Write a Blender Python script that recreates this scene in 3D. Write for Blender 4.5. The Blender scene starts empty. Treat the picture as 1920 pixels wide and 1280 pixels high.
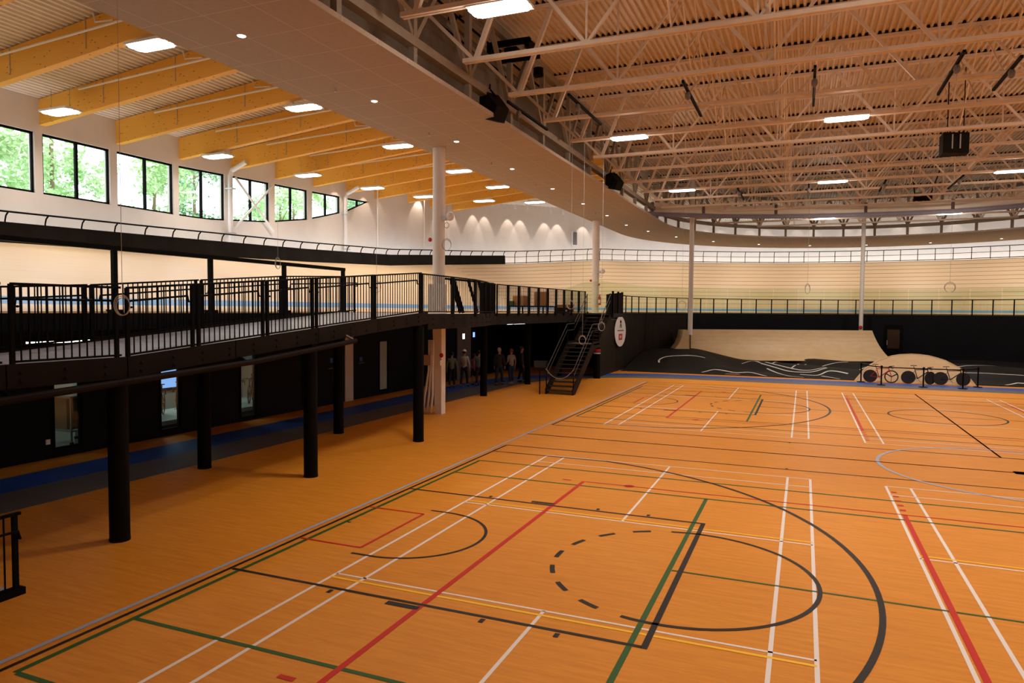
import bpy, bmesh, math, random
from mathutils import Vector, Matrix
random.seed(7)
SC = bpy.context.scene
COL = SC.collection
PI = math.pi

# ---------------------------------------------------------------- camera, world, exposure
cam_d = bpy.data.cameras.new('camera'); cam = bpy.data.objects.new('camera', cam_d); COL.objects.link(cam)
cam_d.sensor_width = 36.0; cam_d.lens = 1314.33 / 1920 * 36; cam_d.clip_end = 400
_r = Vector((0.923143, 0.384388, 0.0072566)); _u = Vector((-0.023753, 0.038186, 0.998989)); _f = Vector((-0.383722, 0.922381, -0.0443814))
M = Matrix(((_r.x, _u.x, -_f.x, 5.88998), (_r.y, _u.y, -_f.y, -7.90016), (_r.z, _u.z, -_f.z, 3.65494), (0, 0, 0, 1)))
cam.matrix_world = M
SC.camera = cam
SC.view_settings.view_transform = 'Standard'; SC.view_settings.look = 'None'
SC.view_settings.gamma = 1.0; SC.view_settings.use_curve_mapping = False
SC.view_settings.exposure = 0.0
SC.cycles.use_denoising = True
SC.cycles.max_bounces = 8; SC.cycles.diffuse_bounces = 5; SC.cycles.transparent_max_bounces = 16
SC.cycles.sample_clamp_indirect = 8
W = bpy.data.worlds.new('overcast_sky'); SC.world = W; W.use_nodes = True
_bg = W.node_tree.nodes['Background']; _bg.inputs[0].default_value = (0.80, 0.90, 1.0, 1); _bg.inputs[1].default_value = 4.5
HB_W = 250.0      # hall lights
GL_W = 100.0      # lights under the timber beams
LAMP_COL = (1.0, 0.87, 0.74)

# ---------------------------------------------------------------- materials
MATS = {}
def mat(name, col, rough=0.6, metal=0.0, var=0.0, scale=3.0, spec=None, stretch=(1, 1, 1), bump=0.0):
    if name in MATS: return MATS[name]
    m = bpy.data.materials.new(name); m.use_nodes = True; nt = m.node_tree; b = nt.nodes['Principled BSDF']
    b.inputs['Base Color'].default_value = (*col, 1); b.inputs['Roughness'].default_value = rough; b.inputs['Metallic'].default_value = metal
    if spec is not None: b.inputs['Specular IOR Level'].default_value = spec
    if var > 0 or bump > 0:
        tc = nt.nodes.new('ShaderNodeTexCoord'); mp = nt.nodes.new('ShaderNodeMapping'); mp.inputs['Scale'].default_value = stretch
        nz = nt.nodes.new('ShaderNodeTexNoise'); nz.inputs['Scale'].default_value = scale; nz.inputs['Detail'].default_value = 5
        nt.links.new(tc.outputs['Object'], mp.inputs[0]); nt.links.new(mp.outputs[0], nz.inputs['Vector'])
        if var > 0:
            rp = nt.nodes.new('ShaderNodeValToRGB')
            rp.color_ramp.elements[0].position = 0.3; rp.color_ramp.elements[1].position = 0.7
            rp.color_ramp.elements[0].color = (*[c * (1 - var) for c in col], 1); rp.color_ramp.elements[1].color = (*[min(1, c * (1 + var)) for c in col], 1)
            nt.links.new(nz.outputs[0], rp.inputs[0]); nt.links.new(rp.outputs[0], b.inputs['Base Color'])
        if bump > 0:
            bp = nt.nodes.new('ShaderNodeBump'); bp.inputs['Strength'].default_value = bump
            nt.links.new(nz.outputs[0], bp.inputs['Height']); nt.links.new(bp.outputs[0], b.inputs['Normal'])
    MATS[name] = m; return m
def emis(name, col, s):
    if name in MATS: return MATS[name]
    m = bpy.data.materials.new(name); m.use_nodes = True; nt = m.node_tree; nt.nodes.clear()
    o = nt.nodes.new('ShaderNodeOutputMaterial'); e = nt.nodes.new('ShaderNodeEmission')
    e.inputs[0].default_value = (*col, 1); e.inputs[1].default_value = s; nt.links.new(e.outputs[0], o.inputs[0]); MATS[name] = m; return m
def glassm(name, tint, gloss=0.08, rough=0.02):
    m = bpy.data.materials.new(name); m.use_nodes = True; nt = m.node_tree; nt.nodes.clear()
    o = nt.nodes.new('ShaderNodeOutputMaterial'); t = nt.nodes.new('ShaderNodeBsdfTransparent'); g = nt.nodes.new('ShaderNodeBsdfGlossy'); mx = nt.nodes.new('ShaderNodeMixShader')
    t.inputs[0].default_value = (*tint, 1); g.inputs['Roughness'].default_value = rough; mx.inputs[0].default_value = gloss
    nt.links.new(t.outputs[0], mx.inputs[1]); nt.links.new(g.outputs[0], mx.inputs[2]); nt.links.new(mx.outputs[0], o.inputs[0]); MATS[name] = m; return m
class NT:                                           # small node helper
    def __init__(s, name):
        s.m = bpy.data.materials.new(name); s.m.use_nodes = True; s.t = s.m.node_tree; s.b = s.t.nodes['Principled BSDF']; MATS[name] = s.m
    def n(s, k, **kw):
        x = s.t.nodes.new(k)
        for a, v in kw.items():
            if a in ('i',):
                for q, w in v.items(): x.inputs[q].default_value = w
            else: setattr(x, a, v)
        return x
    def l(s, a, b): s.t.links.new(a, b)
    def math(s, op, a, b=None, c=None):
        x = s.n('ShaderNodeMath', operation=op)
        for k, v in enumerate((a, b, c)):
            if v is None: continue
            if isinstance(v, (int, float)): x.inputs[k].default_value = v
            else: s.l(v, x.inputs[k])
        return x.outputs[0]
    def mix(s, f, a, b):
        x = s.n('ShaderNodeMix', data_type='RGBA')
        for k, v in ((0, f), (6, a), (7, b)):
            if isinstance(v, (int, float)): x.inputs[k].default_value = v
            elif isinstance(v, tuple): x.inputs[k].default_value = (*v, 1)
            else: s.l(v, x.inputs[k])
        return x.outputs[2]
    def noise(s, vec, scale, detail=4, st=(1, 1, 1)):
        mp = s.n('ShaderNodeMapping'); mp.inputs['Scale'].default_value = st; s.l(vec, mp.inputs[0])
        z = s.n('ShaderNodeTexNoise'); z.inputs['Scale'].default_value = scale; z.inputs['Detail'].default_value = detail; s.l(mp.outputs[0], z.inputs['Vector'])
        return z.outputs[0]
# floor: orange marbled linoleum, streaks along the courts
k = NT('orange_floor'); tc = k.n('ShaderNodeTexCoord').outputs['Object']
a = k.noise(tc, 1.0, 6, (1.2, 14, 1)); b_ = k.noise(tc, 0.35, 3); c_ = k.noise(tc, 9, 4, (0.5, 5, 1))
f = k.math('ADD', k.math('MULTIPLY', a, 0.55), k.math('ADD', k.math('MULTIPLY', b_, 0.2), k.math('MULTIPLY', c_, 0.3)))
mr = k.n('ShaderNodeMapRange'); mr.inputs[1].default_value = 0.36; mr.inputs[2].default_value = 0.68; k.l(f, mr.inputs[0])
k.l(k.mix(mr.outputs[0], (0.60, 0.215, 0.016), (0.76, 0.300, 0.030)), k.b.inputs['Base Color'])
k.b.inputs['Roughness'].default_value = 0.5; k.b.inputs['Specular IOR Level'].default_value = 0.22
# velodrome boards: pale pine, blue band, fine plank seams in the bend (uv: u = metres along, v = metres up the slope)
k = NT('track_boards'); uv = k.n('ShaderNodeUVMap'); uv.uv_map = 'uv'; sp = k.n('ShaderNodeSeparateXYZ'); k.l(uv.outputs[0], sp.inputs[0]); U, V = sp.outputs[0], sp.outputs[1]
nz = k.noise(uv.outputs[0], 1.2, 5, (0.25, 9, 1)); base = k.mix(nz, (0.74, 0.555, 0.355), (0.88, 0.69, 0.46))
fr = k.math('FRACT', k.math('DIVIDE', V, 0.49)); seam = k.math('LESS_THAN', fr, 0.10)
inb = k.math('MULTIPLY', k.math('GREATER_THAN', U, 37.0), k.math('GREATER_THAN', V, 1.5))
seam = k.math('MULTIPLY', k.math('MULTIPLY', seam, inb), 0.8)
c1 = k.mix(seam, base, (0.16, 0.08, 0.035))
blue = k.math('MULTIPLY', k.math('GREATER_THAN', V, 0.62), k.math('LESS_THAN', V, 1.32))
c2 = k.mix(blue, c1, (0.13, 0.36, 0.72)); k.l(c2, k.b.inputs['Base Color']); k.b.inputs['Roughness'].default_value = 0.45
# glulam: spruce lamellas with knots
k = NT('glulam_timber'); tc = k.n('ShaderNodeTexCoord').outputs['Object']
g1 = k.noise(tc, 1.6, 5, (0.7, 1, 22)); col = k.mix(g1, (0.78, 0.36, 0.036), (0.90, 0.48, 0.066))
vo = k.n('ShaderNodeTexVoronoi'); vo.inputs['Scale'].default_value = 4.5; mp = k.n('ShaderNodeMapping'); mp.inputs['Scale'].default_value = (0.75, 1, 1.9); k.l(tc, mp.inputs[0]); k.l(mp.outputs[0], vo.inputs['Vector'])
kn = k.math('MULTIPLY', k.math('LESS_THAN', vo.outputs['Distance'], 0.14), 0.7); k.l(k.mix(kn, col, (0.16, 0.05, 0.012)), k.b.inputs['Base Color']); k.b.inputs['Roughness'].default_value = 0.5
# acoustic soffit tiles
k = NT('soffit_tiles'); tcn = k.n('ShaderNodeTexCoord'); tc = tcn.outputs['Object']; sp = k.n('ShaderNodeSeparateXYZ'); k.l(tc, sp.inputs[0])
lx = k.math('LESS_THAN', k.math('FRACT', k.math('DIVIDE', sp.outputs[0], 1.22)), 0.014); ly = k.math('LESS_THAN', k.math('FRACT', k.math('DIVIDE', sp.outputs[1], 1.22)), 0.014)
ln = k.math('MULTIPLY', k.math('MAXIMUM', lx, ly), 0.6); nz = k.noise(tc, 14, 5)
k.l(k.mix(ln, k.mix(nz, (0.40, 0.32, 0.25), (0.48, 0.39, 0.31)), (0.72, 0.64, 0.56)), k.b.inputs['Base Color']); k.b.inputs['Roughness'].default_value = 0.85
# plywood
k = NT('ramp_plywood'); tc = k.n('ShaderNodeTexCoord').outputs['Object']
k.l(k.mix(k.noise(tc, 1.5, 6, (1, 1, 3)), (0.62, 0.42, 0.22), (0.80, 0.60, 0.36)), k.b.inputs['Base Color']); k.b.inputs['Roughness'].default_value = 0.5
def M_(n): return MATS[n]
mat('cream_wall', (0.71, 0.63, 0.56), 0.75, var=0.03, scale=1.5)
mat('white_steel', (0.78, 0.74, 0.72), 0.45, var=0.03)
mat('white_frame', (0.80, 0.78, 0.78), 0.5)
mat('truss_paint', (0.74, 0.63, 0.52), 0.55, var=0.05)
mat('roof_deck', (0.66, 0.56, 0.44), 0.5, var=0.04)
mat('eave_deck', (0.74, 0.66, 0.55), 0.5, var=0.04)
mat('ring_steel', (0.30, 0.255, 0.20), 0.6, var=0.1)
mat('black_steel', (0.0026, 0.0026, 0.003), 0.6, var=0.2, scale=5, spec=0.08)
mat('brown_steel', (0.011, 0.007, 0.0055), 0.6, var=0.25, scale=2, spec=0.10)
mat('black_wall', (0.0035, 0.0042, 0.0065), 0.6, var=0.2, scale=1, spec=0.15)
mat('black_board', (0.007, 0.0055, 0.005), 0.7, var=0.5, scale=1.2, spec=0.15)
mat('brown_cladding', (0.014, 0.0088, 0.0062), 0.6, spec=0.15, var=0.3, scale=2, stretch=(4, 4, .2))
mat('grey_ramp_deck', (0.50, 0.52, 0.62), 0.2, var=0.15, scale=1.5, stretch=(1, 6, 1))  # pale blue tint puts reflected window light into the base colour
mat('deck_top', (0.60, 0.45, 0.28), 0.5, var=0.05)
mat('blue_lane', (0.018, 0.080, 0.42), 0.5, var=0.1)
mat('grey_lane', (0.11, 0.105, 0.11), 0.55, var=0.1)
mat('line_white', (0.80, 0.74, 0.72), 0.5); mat('line_yellow', (0.95, 0.52, 0.005), 0.5); mat('line_green', (0.028, 0.105, 0.022), 0.5, spec=.25)
mat('line_red', (0.56, 0.018, 0.010), 0.5, spec=.25); mat('line_black', (0.014, 0.011, 0.011), 0.5, spec=.25); mat('line_blue', (0.36, 0.42, 0.58), 0.5)
mat('asphalt', (0.0115, 0.0095, 0.0088), 0.75, spec=0.2, var=0.3, scale=20); mat('white_paint', (0.78, 0.76, 0.72), 0.6)
mat('cable_grey', (0.42, 0.40, 0.38), 0.5); mat('rubber', (0.012, 0.012, 0.013), 0.6); mat('chrome', (0.6, 0.6, 0.6), 0.25, 1.0)
mat('red_paint', (0.50, 0.012, 0.012), 0.35); mat('sign_white', (0.80, 0.78, 0.78), 0.5); mat('blue_paint', (0.02, 0.10, 0.45), 0.4)
mat('box_card', (0.46, 0.22, 0.08), 0.8, var=0.1); mat('green_box', (0.03, 0.10, 0.035), 0.7); mat('curtain_cream', (0.88, 0.80, 0.72), 0.7, var=0.06, bump=0.2); mat('curtain_grey', (0.26, 0.24, 0.30), 0.7, var=0.15)
mat('room_wall', (0.55, 0.56, 0.52), 0.7); mat('room_floor', (0.16, 0.17, 0.15), 0.3); mat('bronze_metal', (.10, .055, .02), .4, .2); mat('tan_metal', (0.35, 0.22, 0.10), 0.4, 0.3)
mat('grass', (0.10, 0.22, 0.03), 0.9); mat('bark', (0.25, 0.17, 0.10), 0.9); mat('leaf_light', (0.52, 0.70, 0.36), 0.5); mat('leaf_dark', (0.26, 0.44, 0.22), 0.5)
mat('panel_grey', (0.17, 0.145, 0.14), 0.7); mat('silver', (0.5, 0.5, 0.5), 0.4, 0.6)
mat('skin', (0.42, 0.20, 0.12), 0.55)
glassm('window_glass', (0.97, 0.99, 0.99), 0.05); glassm('green_glass', (0.91, 0.95, 0.86), 0.05); glassm('room_glass', (0.75, 0.82, 0.78), 0.06)
mat('frost_glass', (0.45, 0.55, 0.53), 0.6); emis('diffuser', (1, 0.97, 0.93), 9.0); emis('tube_glow', (1, 0.98, 0.95), 5.0); emis('screen_blue', (0.25, 0.45, 1.0), 1.6)

# ---------------------------------------------------------------- mesh helpers
class MB:
    def __init__(s): s.v = []; s.f = []; s.uv = None
    def quad(s, a, b, c, d): n = len(s.v); s.v += [a, b, c, d]; s.f.append((n, n + 1, n + 2, n + 3)); return s
    def poly(s, pts): n = len(s.v); s.v += pts; s.f.append(tuple(range(n, n + len(pts)))); return s
    def box(s, c, d, rz=0.0):
        hx, hy, hz = d[0] / 2, d[1] / 2, d[2] / 2; n = len(s.v); ca, sa = math.cos(rz), math.sin(rz)
        for z in (-hz, hz):
            for x, y in ((-hx, -hy), (hx, -hy), (hx, hy), (-hx, hy)): s.v.append((c[0] + x * ca - y * sa, c[1] + x * sa + y * ca, c[2] + z))
        s.f += [(n, n + 3, n + 2, n + 1), (n + 4, n + 5, n + 6, n + 7), (n, n + 1, n + 5, n + 4), (n + 1, n + 2, n + 6, n + 5), (n + 2, n + 3, n + 7, n + 6), (n + 3, n, n + 4, n + 7)]; return s
    def bb(s, x0, x1, y0, y1, z0, z1): return s.box(((x0 + x1) / 2, (y0 + y1) / 2, (z0 + z1) / 2), (abs(x1 - x0), abs(y1 - y0), abs(z1 - z0)))
    def bar(s, p, q, w, h=None):           # rectangular bar, h vertical-ish
        h = h or w; p = Vector(p); q = Vector(q); d = (q - p).normalized(); up = Vector((0, 0, 1)) if abs(d.z) < 0.95 else Vector((0, 1, 0))
        a = d.cross(up).normalized() * (w / 2); b = a.cross(d).normalized() * (h / 2); n = len(s.v)
        for o in (p, q):
            for e in (-a - b, a - b, a + b, -a + b): s.v.append(tuple(o + e))
        s.f += [(n, n + 3, n + 2, n + 1), (n + 4, n + 5, n + 6, n + 7), (n, n + 1, n + 5, n + 4), (n + 1, n + 2, n + 6, n + 5), (n + 2, n + 3, n + 7, n + 6), (n + 3, n, n + 4, n + 7)]; return s
    def tube(s, pts, r, n=8, closed=False, rs=None):
        P = [Vector(p) for p in pts]; m = len(P); n0 = len(s.v); ref = None
        for i in range(m):
            if closed: d = P[(i + 1) % m] - P[i - 1]
            else: d = P[min(i + 1, m - 1)] - P[max(i - 1, 0)]
            d.normalize()
            if ref is None: ref = Vector((0, 0, 1)) if abs(d.z) < 0.9 else Vector((1, 0, 0))
            a = (ref - d * ref.dot(d)).normalized(); ref = a; b = d.cross(a); rr = rs[i] if rs else r
            for k in range(n):
                t = 2 * PI * k / n; s.v.append(tuple(P[i] + a * math.cos(t) * rr + b * math.sin(t) * rr))
        for i in range(m if closed else m - 1):
            j = (i + 1) % m
            for k in range(n): s.f.append((n0 + i * n + k, n0 + i * n + (k + 1) % n, n0 + j * n + (k + 1) % n, n0 + j * n + k))
        if not closed: s.f.append(tuple(n0 + k for k in range(n))[::-1]); s.f.append(tuple(n0 + (m - 1) * n + k for k in range(n)))
        return s
    def cyl(s, c, r, z0, z1, n=20, r2=None): return s.tube([(c[0], c[1], z0), (c[0], c[1], z1)], r, n, rs=[r, r if r2 is None else r2])
    def prism(s, pts, off):               # planar polygon extruded by a vector
        n = len(s.v); m = len(pts); o = Vector(off); s.v += [tuple(p) for p in pts] + [tuple(Vector(p) + o) for p in pts]
        s.f.append(tuple(range(n, n + m))[::-1]); s.f.append(tuple(range(n + m, n + 2 * m)))
        for i in range(m): j = (i + 1) % m; s.f.append((n + i, n + j, n + m + j, n + m + i))
        return s
    def sweep(s, path, prof, close=True):  # path: (x,y,nx,ny,z0) ; prof: (offset along n, z)
        n0 = len(s.v); m = len(prof)
        for (x, y, nx, ny, z0) in path:
            for (o, z) in prof: s.v.append((x + nx * o, y + ny * o, z0 + z))
        for i in range(len(path) - 1):
            for k in range(m if close else m - 1): j = (k + 1) % m; s.f.append((n0 + i * m + k, n0 + i * m + j, n0 + (i + 1) * m + j, n0 + (i + 1) * m + k))
        if close: s.f.append(tuple(range(n0, n0 + m))); L = n0 + (len(path) - 1) * m; s.f.append(tuple(range(L, L + m))[::-1])
        return s
    def sph(s, c, r, seg=10, ring=6, sc=(1, 1, 1)):
        n0 = len(s.v); s.v.append((c[0], c[1], c[2] + r * sc[2]))
        for i in range(1, ring):
            t = PI * i / ring
            for k in range(seg): p = 2 * PI * k / seg; s.v.append((c[0] + r * sc[0] * math.sin(t) * math.cos(p), c[1] + r * sc[1] * math.sin(t) * math.sin(p), c[2] + r * sc[2] * math.cos(t)))
        s.v.append((c[0], c[1], c[2] - r * sc[2])); e = len(s.v) - 1
        for k in range(seg):
            s.f.append((n0, n0 + 1 + k, n0 + 1 + (k + 1) % seg)); s.f.append((e, e - seg + (k + 1) % seg, e - seg + k))
        for i in range(ring - 2):
            for k in range(seg): a = n0 + 1 + i * seg; s.f.append((a + k, a + seg + k, a + seg + (k + 1) % seg, a + (k + 1) % seg))
        return s
    def torus(s, c, R, r, axis='y', n=28, m=6, a0=0, a1=2 * PI):
        pts = []
        for i in range(n if a1 - a0 > 6.28 else n + 1):
            t = a0 + (a1 - a0) * i / n; x, z = R * math.cos(t), R * math.sin(t)
            pts.append({'y': (c[0] + x, c[1], c[2] + z), 'x': (c[0], c[1] + x, c[2] + z), 'z': (c[0] + x, c[1] + z, c[2])}[axis])
        return s.tube(pts, r, m, closed=(a1 - a0 > 6.28))
    def build(s, name, m, parent=None, smooth=False, uv=None):
        me = bpy.data.meshes.new(name); off = Vector((0, 0, 0)); q = parent
        while q is not None: off += q.location; q = q.parent
        vs = [(v[0] - off.x, v[1] - off.y, v[2] - off.z) for v in s.v] if off.length > 0 else s.v
        me.from_pydata(vs, [], s.f); me.materials.append(M_(m) if isinstance(m, str) else m)
        bm = bmesh.new(); bm.from_mesh(me); bmesh.ops.recalc_face_normals(bm, faces=bm.faces); bm.to_mesh(me); bm.free()
        if smooth: me.polygons.foreach_set('use_smooth', [True] * len(me.polygons))
        o = bpy.data.objects.new(name, me); COL.objects.link(o)
        if parent is not None: o.parent = parent
        return o
def tag(o, label, cat, group=None, kind=None):
    if label: o['label'] = label
    if cat: o['category'] = cat
    if group: o['group'] = group
    if kind: o['kind'] = kind
    return o
def thing(name, label, cat, loc=(0, 0, 0), rz=0.0, group=None):
    o = bpy.data.objects.new(name, None); COL.objects.link(o); o.location = loc; o.rotation_euler = (0, 0, rz); o.empty_display_size = 0.2
    return tag(o, label, cat, group)
def struct(o): o['kind'] = 'structure'; return o
def kids(o, _c={}):
    return [c for c in bpy.data.objects if c.parent == o]
def share(src, parent, loc, rot=None):      # another copy of a part
    c = src.copy(); COL.objects.link(c); c.parent = parent; c.location = loc
    if rot: c.rotation_euler = rot
    return c
def dup(root, loc, rz=0.0, label=None, group=None):
    r = root.copy(); COL.objects.link(r); r.location = loc; r.rotation_euler = (0, 0, rz)
    if label: r['label'] = label
    if group: r['group'] = group
    for ch in kids(root):
        c = ch.copy(); COL.objects.link(c); c.parent = r
        for g in kids(ch): d = g.copy(); COL.objects.link(d); d.parent = c
    return r
ORD = ['first', 'second', 'third', 'fourth', 'fifth', 'sixth', 'seventh', 'eighth', 'ninth', 'tenth', 'eleventh', 'twelfth', 'thirteenth', 'fourteenth', 'fifteenth', 'sixteenth', 'seventeenth', 'eighteenth', 'nineteenth', 'twentieth']
def arealight(parent, loc, sx, sy, w, col=LAMP_COL, name='lamp', spread=PI, rot=(0, 0, 0)):
    d = bpy.data.lights.new(name, 'AREA'); d.shape = 'RECTANGLE'; d.size = sx; d.size_y = sy; d.energy = w; d.color = col; d.spread = spread
    o = bpy.data.objects.new(name, d); COL.objects.link(o); o.location = loc; o.rotation_euler = rot; o.parent = parent; return o
def oval(R, cy=35.5, y0=-14.0, step=1.0, n=48, cx=10.6, ymax_right=-14.0):
    P = []; y = y0
    while y < cy - 0.01: P.append((cx - R, y, -1.0, 0.0, 0.0)); y += step
    for i in range(n + 1):
        t = PI - PI * i / n; P.append((cx + R * math.cos(t), cy + R * math.sin(t), math.cos(t), math.sin(t), 0.0))
    y = cy - step
    while y > ymax_right: P.append((cx + R, y, 1.0, 0.0, 0.0)); y -= step
    return P
def rise(y): return max(0.0, min(y, 48) - 15) * 0.035
def lerp_tab(T, x):
    if x <= T[0][0]: return T[0][1]
    for (a, b), (c, d) in zip(T, T[1:]):
        if x <= c: return b + (d - b) * (x - a) / (c - a)
    return T[-1][1]

# ================================================================= SETTING: floor and running lanes
struct(MB().bb(-11.0, 33, -22, 51.5, -0.25, 0).build('floor', 'orange_floor'))
FLOOR = bpy.data.objects['floor']
def lane(name, m, o0, o1, z):
    R = 10.6 + 7.1
    P = [(-7.1, y, -1, 0, 0) for y in (-22, -10, 0, 10, 20)]
    for i in range(17): t = PI - (PI / 2) * i / 16; P.append((-0.1 + 7.0 * math.cos(t), 23.6 + 7.0 * math.sin(t), math.cos(t), math.sin(t), 0))
    for x in (5, 10, 15, 21.2): P.append((x, 30.6, 0, 1, 0))
    for i in range(1, 17): t = PI / 2 - (PI / 2) * i / 16; P.append((21.3 + 7.0 * math.cos(t), 23.6 + 7.0 * math.sin(t), math.cos(t), math.sin(t), 0))
    P.append((28.3, -22, 1, 0, 0))
    b = MB().sweep(P, [(o0, z), (o1, z)], close=False); return b.build(name, m, FLOOR)
lane('grey_running_lane', 'grey_lane', 0, 1.4, 0.003); lane('blue_running_lane', 'blue_lane', 1.4, 2.65, 0.003)
# --- court lines
LN = {c: MB() for c in ('white', 'yellow', 'green', 'red', 'black', 'blue')}
ZL = dict(white=0.003, yellow=0.0036, green=0.0042, red=0.0048, black=0.0054, blue=0.006)
def strip(col, pts, w):
    b = LN[col]; z = ZL[col]; n = len(pts); L = []
    for i in range(n):
        a = Vector(pts[max(i - 1, 0)]); c = Vector(pts[min(i + 1, n - 1)]); d = (c - a).normalized(); nn = Vector((-d.y, d.x)) * w / 2; p = Vector(pts[i])
        L.append(((p + nn).x, (p + nn).y, (p - nn).x, (p - nn).y))
    for p, q in zip(L, L[1:]): b.quad((p[0], p[1], z), (q[0], q[1], z), (q[2], q[3], z), (p[2], p[3], z))
def marks():
    Q = []
    def S(c, x0, y0, x1, y1, w=0.05): Q.append((c, [(x0, y0), (x1, y1)], w))
    def arc(c, cx, cy, R, a0, a1, w=0.05, n=40): Q.append((c, [(cx + R * math.cos(a0 + (a1 - a0) * i / n), cy + R * math.sin(a0 + (a1 - a0) * i / n)) for i in range(n + 1)], w))
    C = 1.98
    S('blue', -1.64, -5.7, -1.64, 11.35, 0.07); S('blue', -1.64, 11.35, 10.6, 11.35, 0.05)
    S('black', -1.48, -5.55, -1.48, 9.5, 0.055); S('black', -1.48, 9.5, 10.6, 9.5); S('black', -1.48, -5.55, 10.6, -5.55); S('black', 10.6, -5.55, 10.6, 9.5)
    S('green', -1.31, -3.47, -1.31, 7.43, 0.07)
    for v in (-3.47, -2.12, 6.08, 7.43): S('green', -1.28, v, 10.6, v, 0.06)
    S('green', 4.21, -2.12, 4.21, 6.08, 0.07); S('green', 4.25, C, 10.6, C, 0.045)
    for v in (-0.44, 4.40): S('black', -1.44, v, 4.34, v, 0.055)
    S('black', 4.37, -0.47, 4.37, 4.43, 0.075)
    arc('black', 0.09, C, 6.78, -1.36, 1.36, 0.075, 72)
    for s in (-1, 1): S('black', -1.44, C + s * 6.62, 1.5, C + s * 6.62)
    arc('black', 4.37, C, 1.8, -1.81, 1.81, 0.06, 48)
    for k in range(7): a = PI - (k - 3) * 0.353; arc('black', 4.37, C, 1.8, a - 0.085, a + 0.085, 0.07, 4)
    arc('black', 0.02, C, 1.22, -PI / 2, PI / 2, 0.05, 32)
    for s in (-1, 1): S('black', -0.3, C + s * 1.22, 0.02, C + s * 1.22); S('red', -1.44, C + s * 0.97, -0.31, C + s * 0.97, 0.05)
    S('red', -0.31, C - 0.97, -0.31, C + 0.97, 0.05)
    S('red', 1.61, -2.48, 1.61, 6.44, 0.075)
    for v in (-2.48, 6.44): S('red', 1.64, v, 10.6, v, 0.045); S('red', 1.14, v, 1.34, v, 0.07); arc('red', 2.6, v, 0.055, 0, 2 * PI, 0.11, 16)
    for v in (-0.55, 4.51):
        S('black', 1.16, v, 1.62, v, 0.1)
        for u in (0.30, 2.47, 3.40): S('black', u - 0.03, v, u + 0.03, v, 0.1)
    S('black', -1.27, C + 0.03, -1.2, C + 0.03, 0.03); S('black', 5.57, 9.58, 5.63, 9.58, 0.09)
    S('red', 7.66, -2.48, 7.66, 6.44, 0.075)
    for v in (6.77, 7.12, 7.47, 7.82, 8.18, -2.81, -3.16, -3.51): S('red', 7.62, v, 7.72, v, 0.1)
    for u in (0, 0.46, 5.64, 6.1, 7.57, 8.03): S('white', u, -4.72, u, 8.68, 0.05)
    for a, b in ((0, 6.1), (7.57, 10.6)):
        for v in (-4.72, -3.96, 0, 3.96, 7.92, 8.68): S('white', a, v, b, v, 0.04)
        for v in (-0.13, 4.09): S('yellow', a, v, b, v, 0.05)
    S('white', 3.05, -4.72, 3.05, 0, 0.045); S('white', 3.05, 3.96, 3.05, 8.68, 0.045)
    arc('black', 10.6, C, 1.8, PI / 2, 3 * PI / 2, 0.06, 40)
    arc('blue', 10.6, 11.35, 2.95, PI, 1.5 * PI, 0.08, 40)
    Q.append(('blue', [(10.45, 11.35), (10.6, 11.35)], 0.3))
    for mu in (0, 1):
        for mv in (0, 1):
            for (c, P, w) in Q:
                strip(c, [((21.2 - x) if mu else x, (22.7 - y) if mv else y) for x, y in P], w)
marks()
for c in LN: LN[c].build(c + '_court_lines', 'line_' + c, FLOOR)

# ================================================================= lower black wall (left) with windows and rooms
OPEN = [(3.37, 4.13, 0.20, 2.3), (6.42, 7.16, 0.17, 2.3), (9.46, 10.22, 0.10, 2.3), (12.50, 12.64, 0.18, 2.4), (17.46, 18.16, 0.17, 2.33)]
b = MB(); y = -22.0
for (a, c, z0, z1) in OPEN:
    b.bb(-10.98, -10.8, y, a, 0, 3.18); b.bb(-10.98, -10.8, a, c, 0, z0); b.bb(-10.98, -10.8, a, c, z1, 3.18); y = c
b.bb(-10.98, -10.8, y, 31, 0, 3.18)
struct(b.build('wall_left', 'black_wall'))
struct(MB().bb(-10.79, -10.75, 15.02, 15.55, 0, 2.9).build('trim_1', 'white_steel')); struct(MB().bb(-10.79, -10.75, 24.7, 26.3, 0, 2.9).build('trim_2', 'panel_grey'))
P = [(-10.8, 31, -1, 0, 0), (-10.6, 34.5, -1, .1, 0), (-8.6, 36.3, -.5, .8, 0), (-4.55, 36.3, 0, 1, 0)]
struct(MB().sweep(P, [(0, 0), (0, 3.18), (0.2, 3.18), (0.2, 0)]).build('wall_corner', 'black_wall'))
for i, (a, c, z0, z1) in enumerate(OPEN):
    w = MB(); t = 0.05
    w.bb(-10.84, -10.78, a, a + t, z0, z1).bb(-10.84, -10.78, c - t, c, z0, z1).bb(-10.84, -10.78, a, c, z0, z0 + t).bb(-10.84, -10.78, a, c, z1 - t, z1)
    o = struct(w.build('window_%d' % (i + 1), 'black_steel')); MB().bb(-10.83, -10.82, a + .01, c - .01, z0 + .01, z1 - .01).build('pane', 'frost_glass' if i >= 3 else 'room_glass', o)
rm = MB().bb(-15.2, -11, -2, 20, -0.2, -0.01); struct(rm.build('floor_back_rooms', 'room_floor'))
struct(MB().bb(-15.4, -15.2, -2, 20, 0, 3.1).bb(-15.3, -11, 14.2, 14.3, 0, 3.1).bb(-15.3, -11, -2.1, -2, 0, 3.1).bb(-15.3, -11, 20, 20.1, 0, 3.1).build('wall_back_rooms', 'room_wall'))
struct(MB().bb(-15.4, -10.9, -2, 20.1, 3.1, 3.17).build('ceiling_back_rooms', 'room_wall'))
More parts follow.
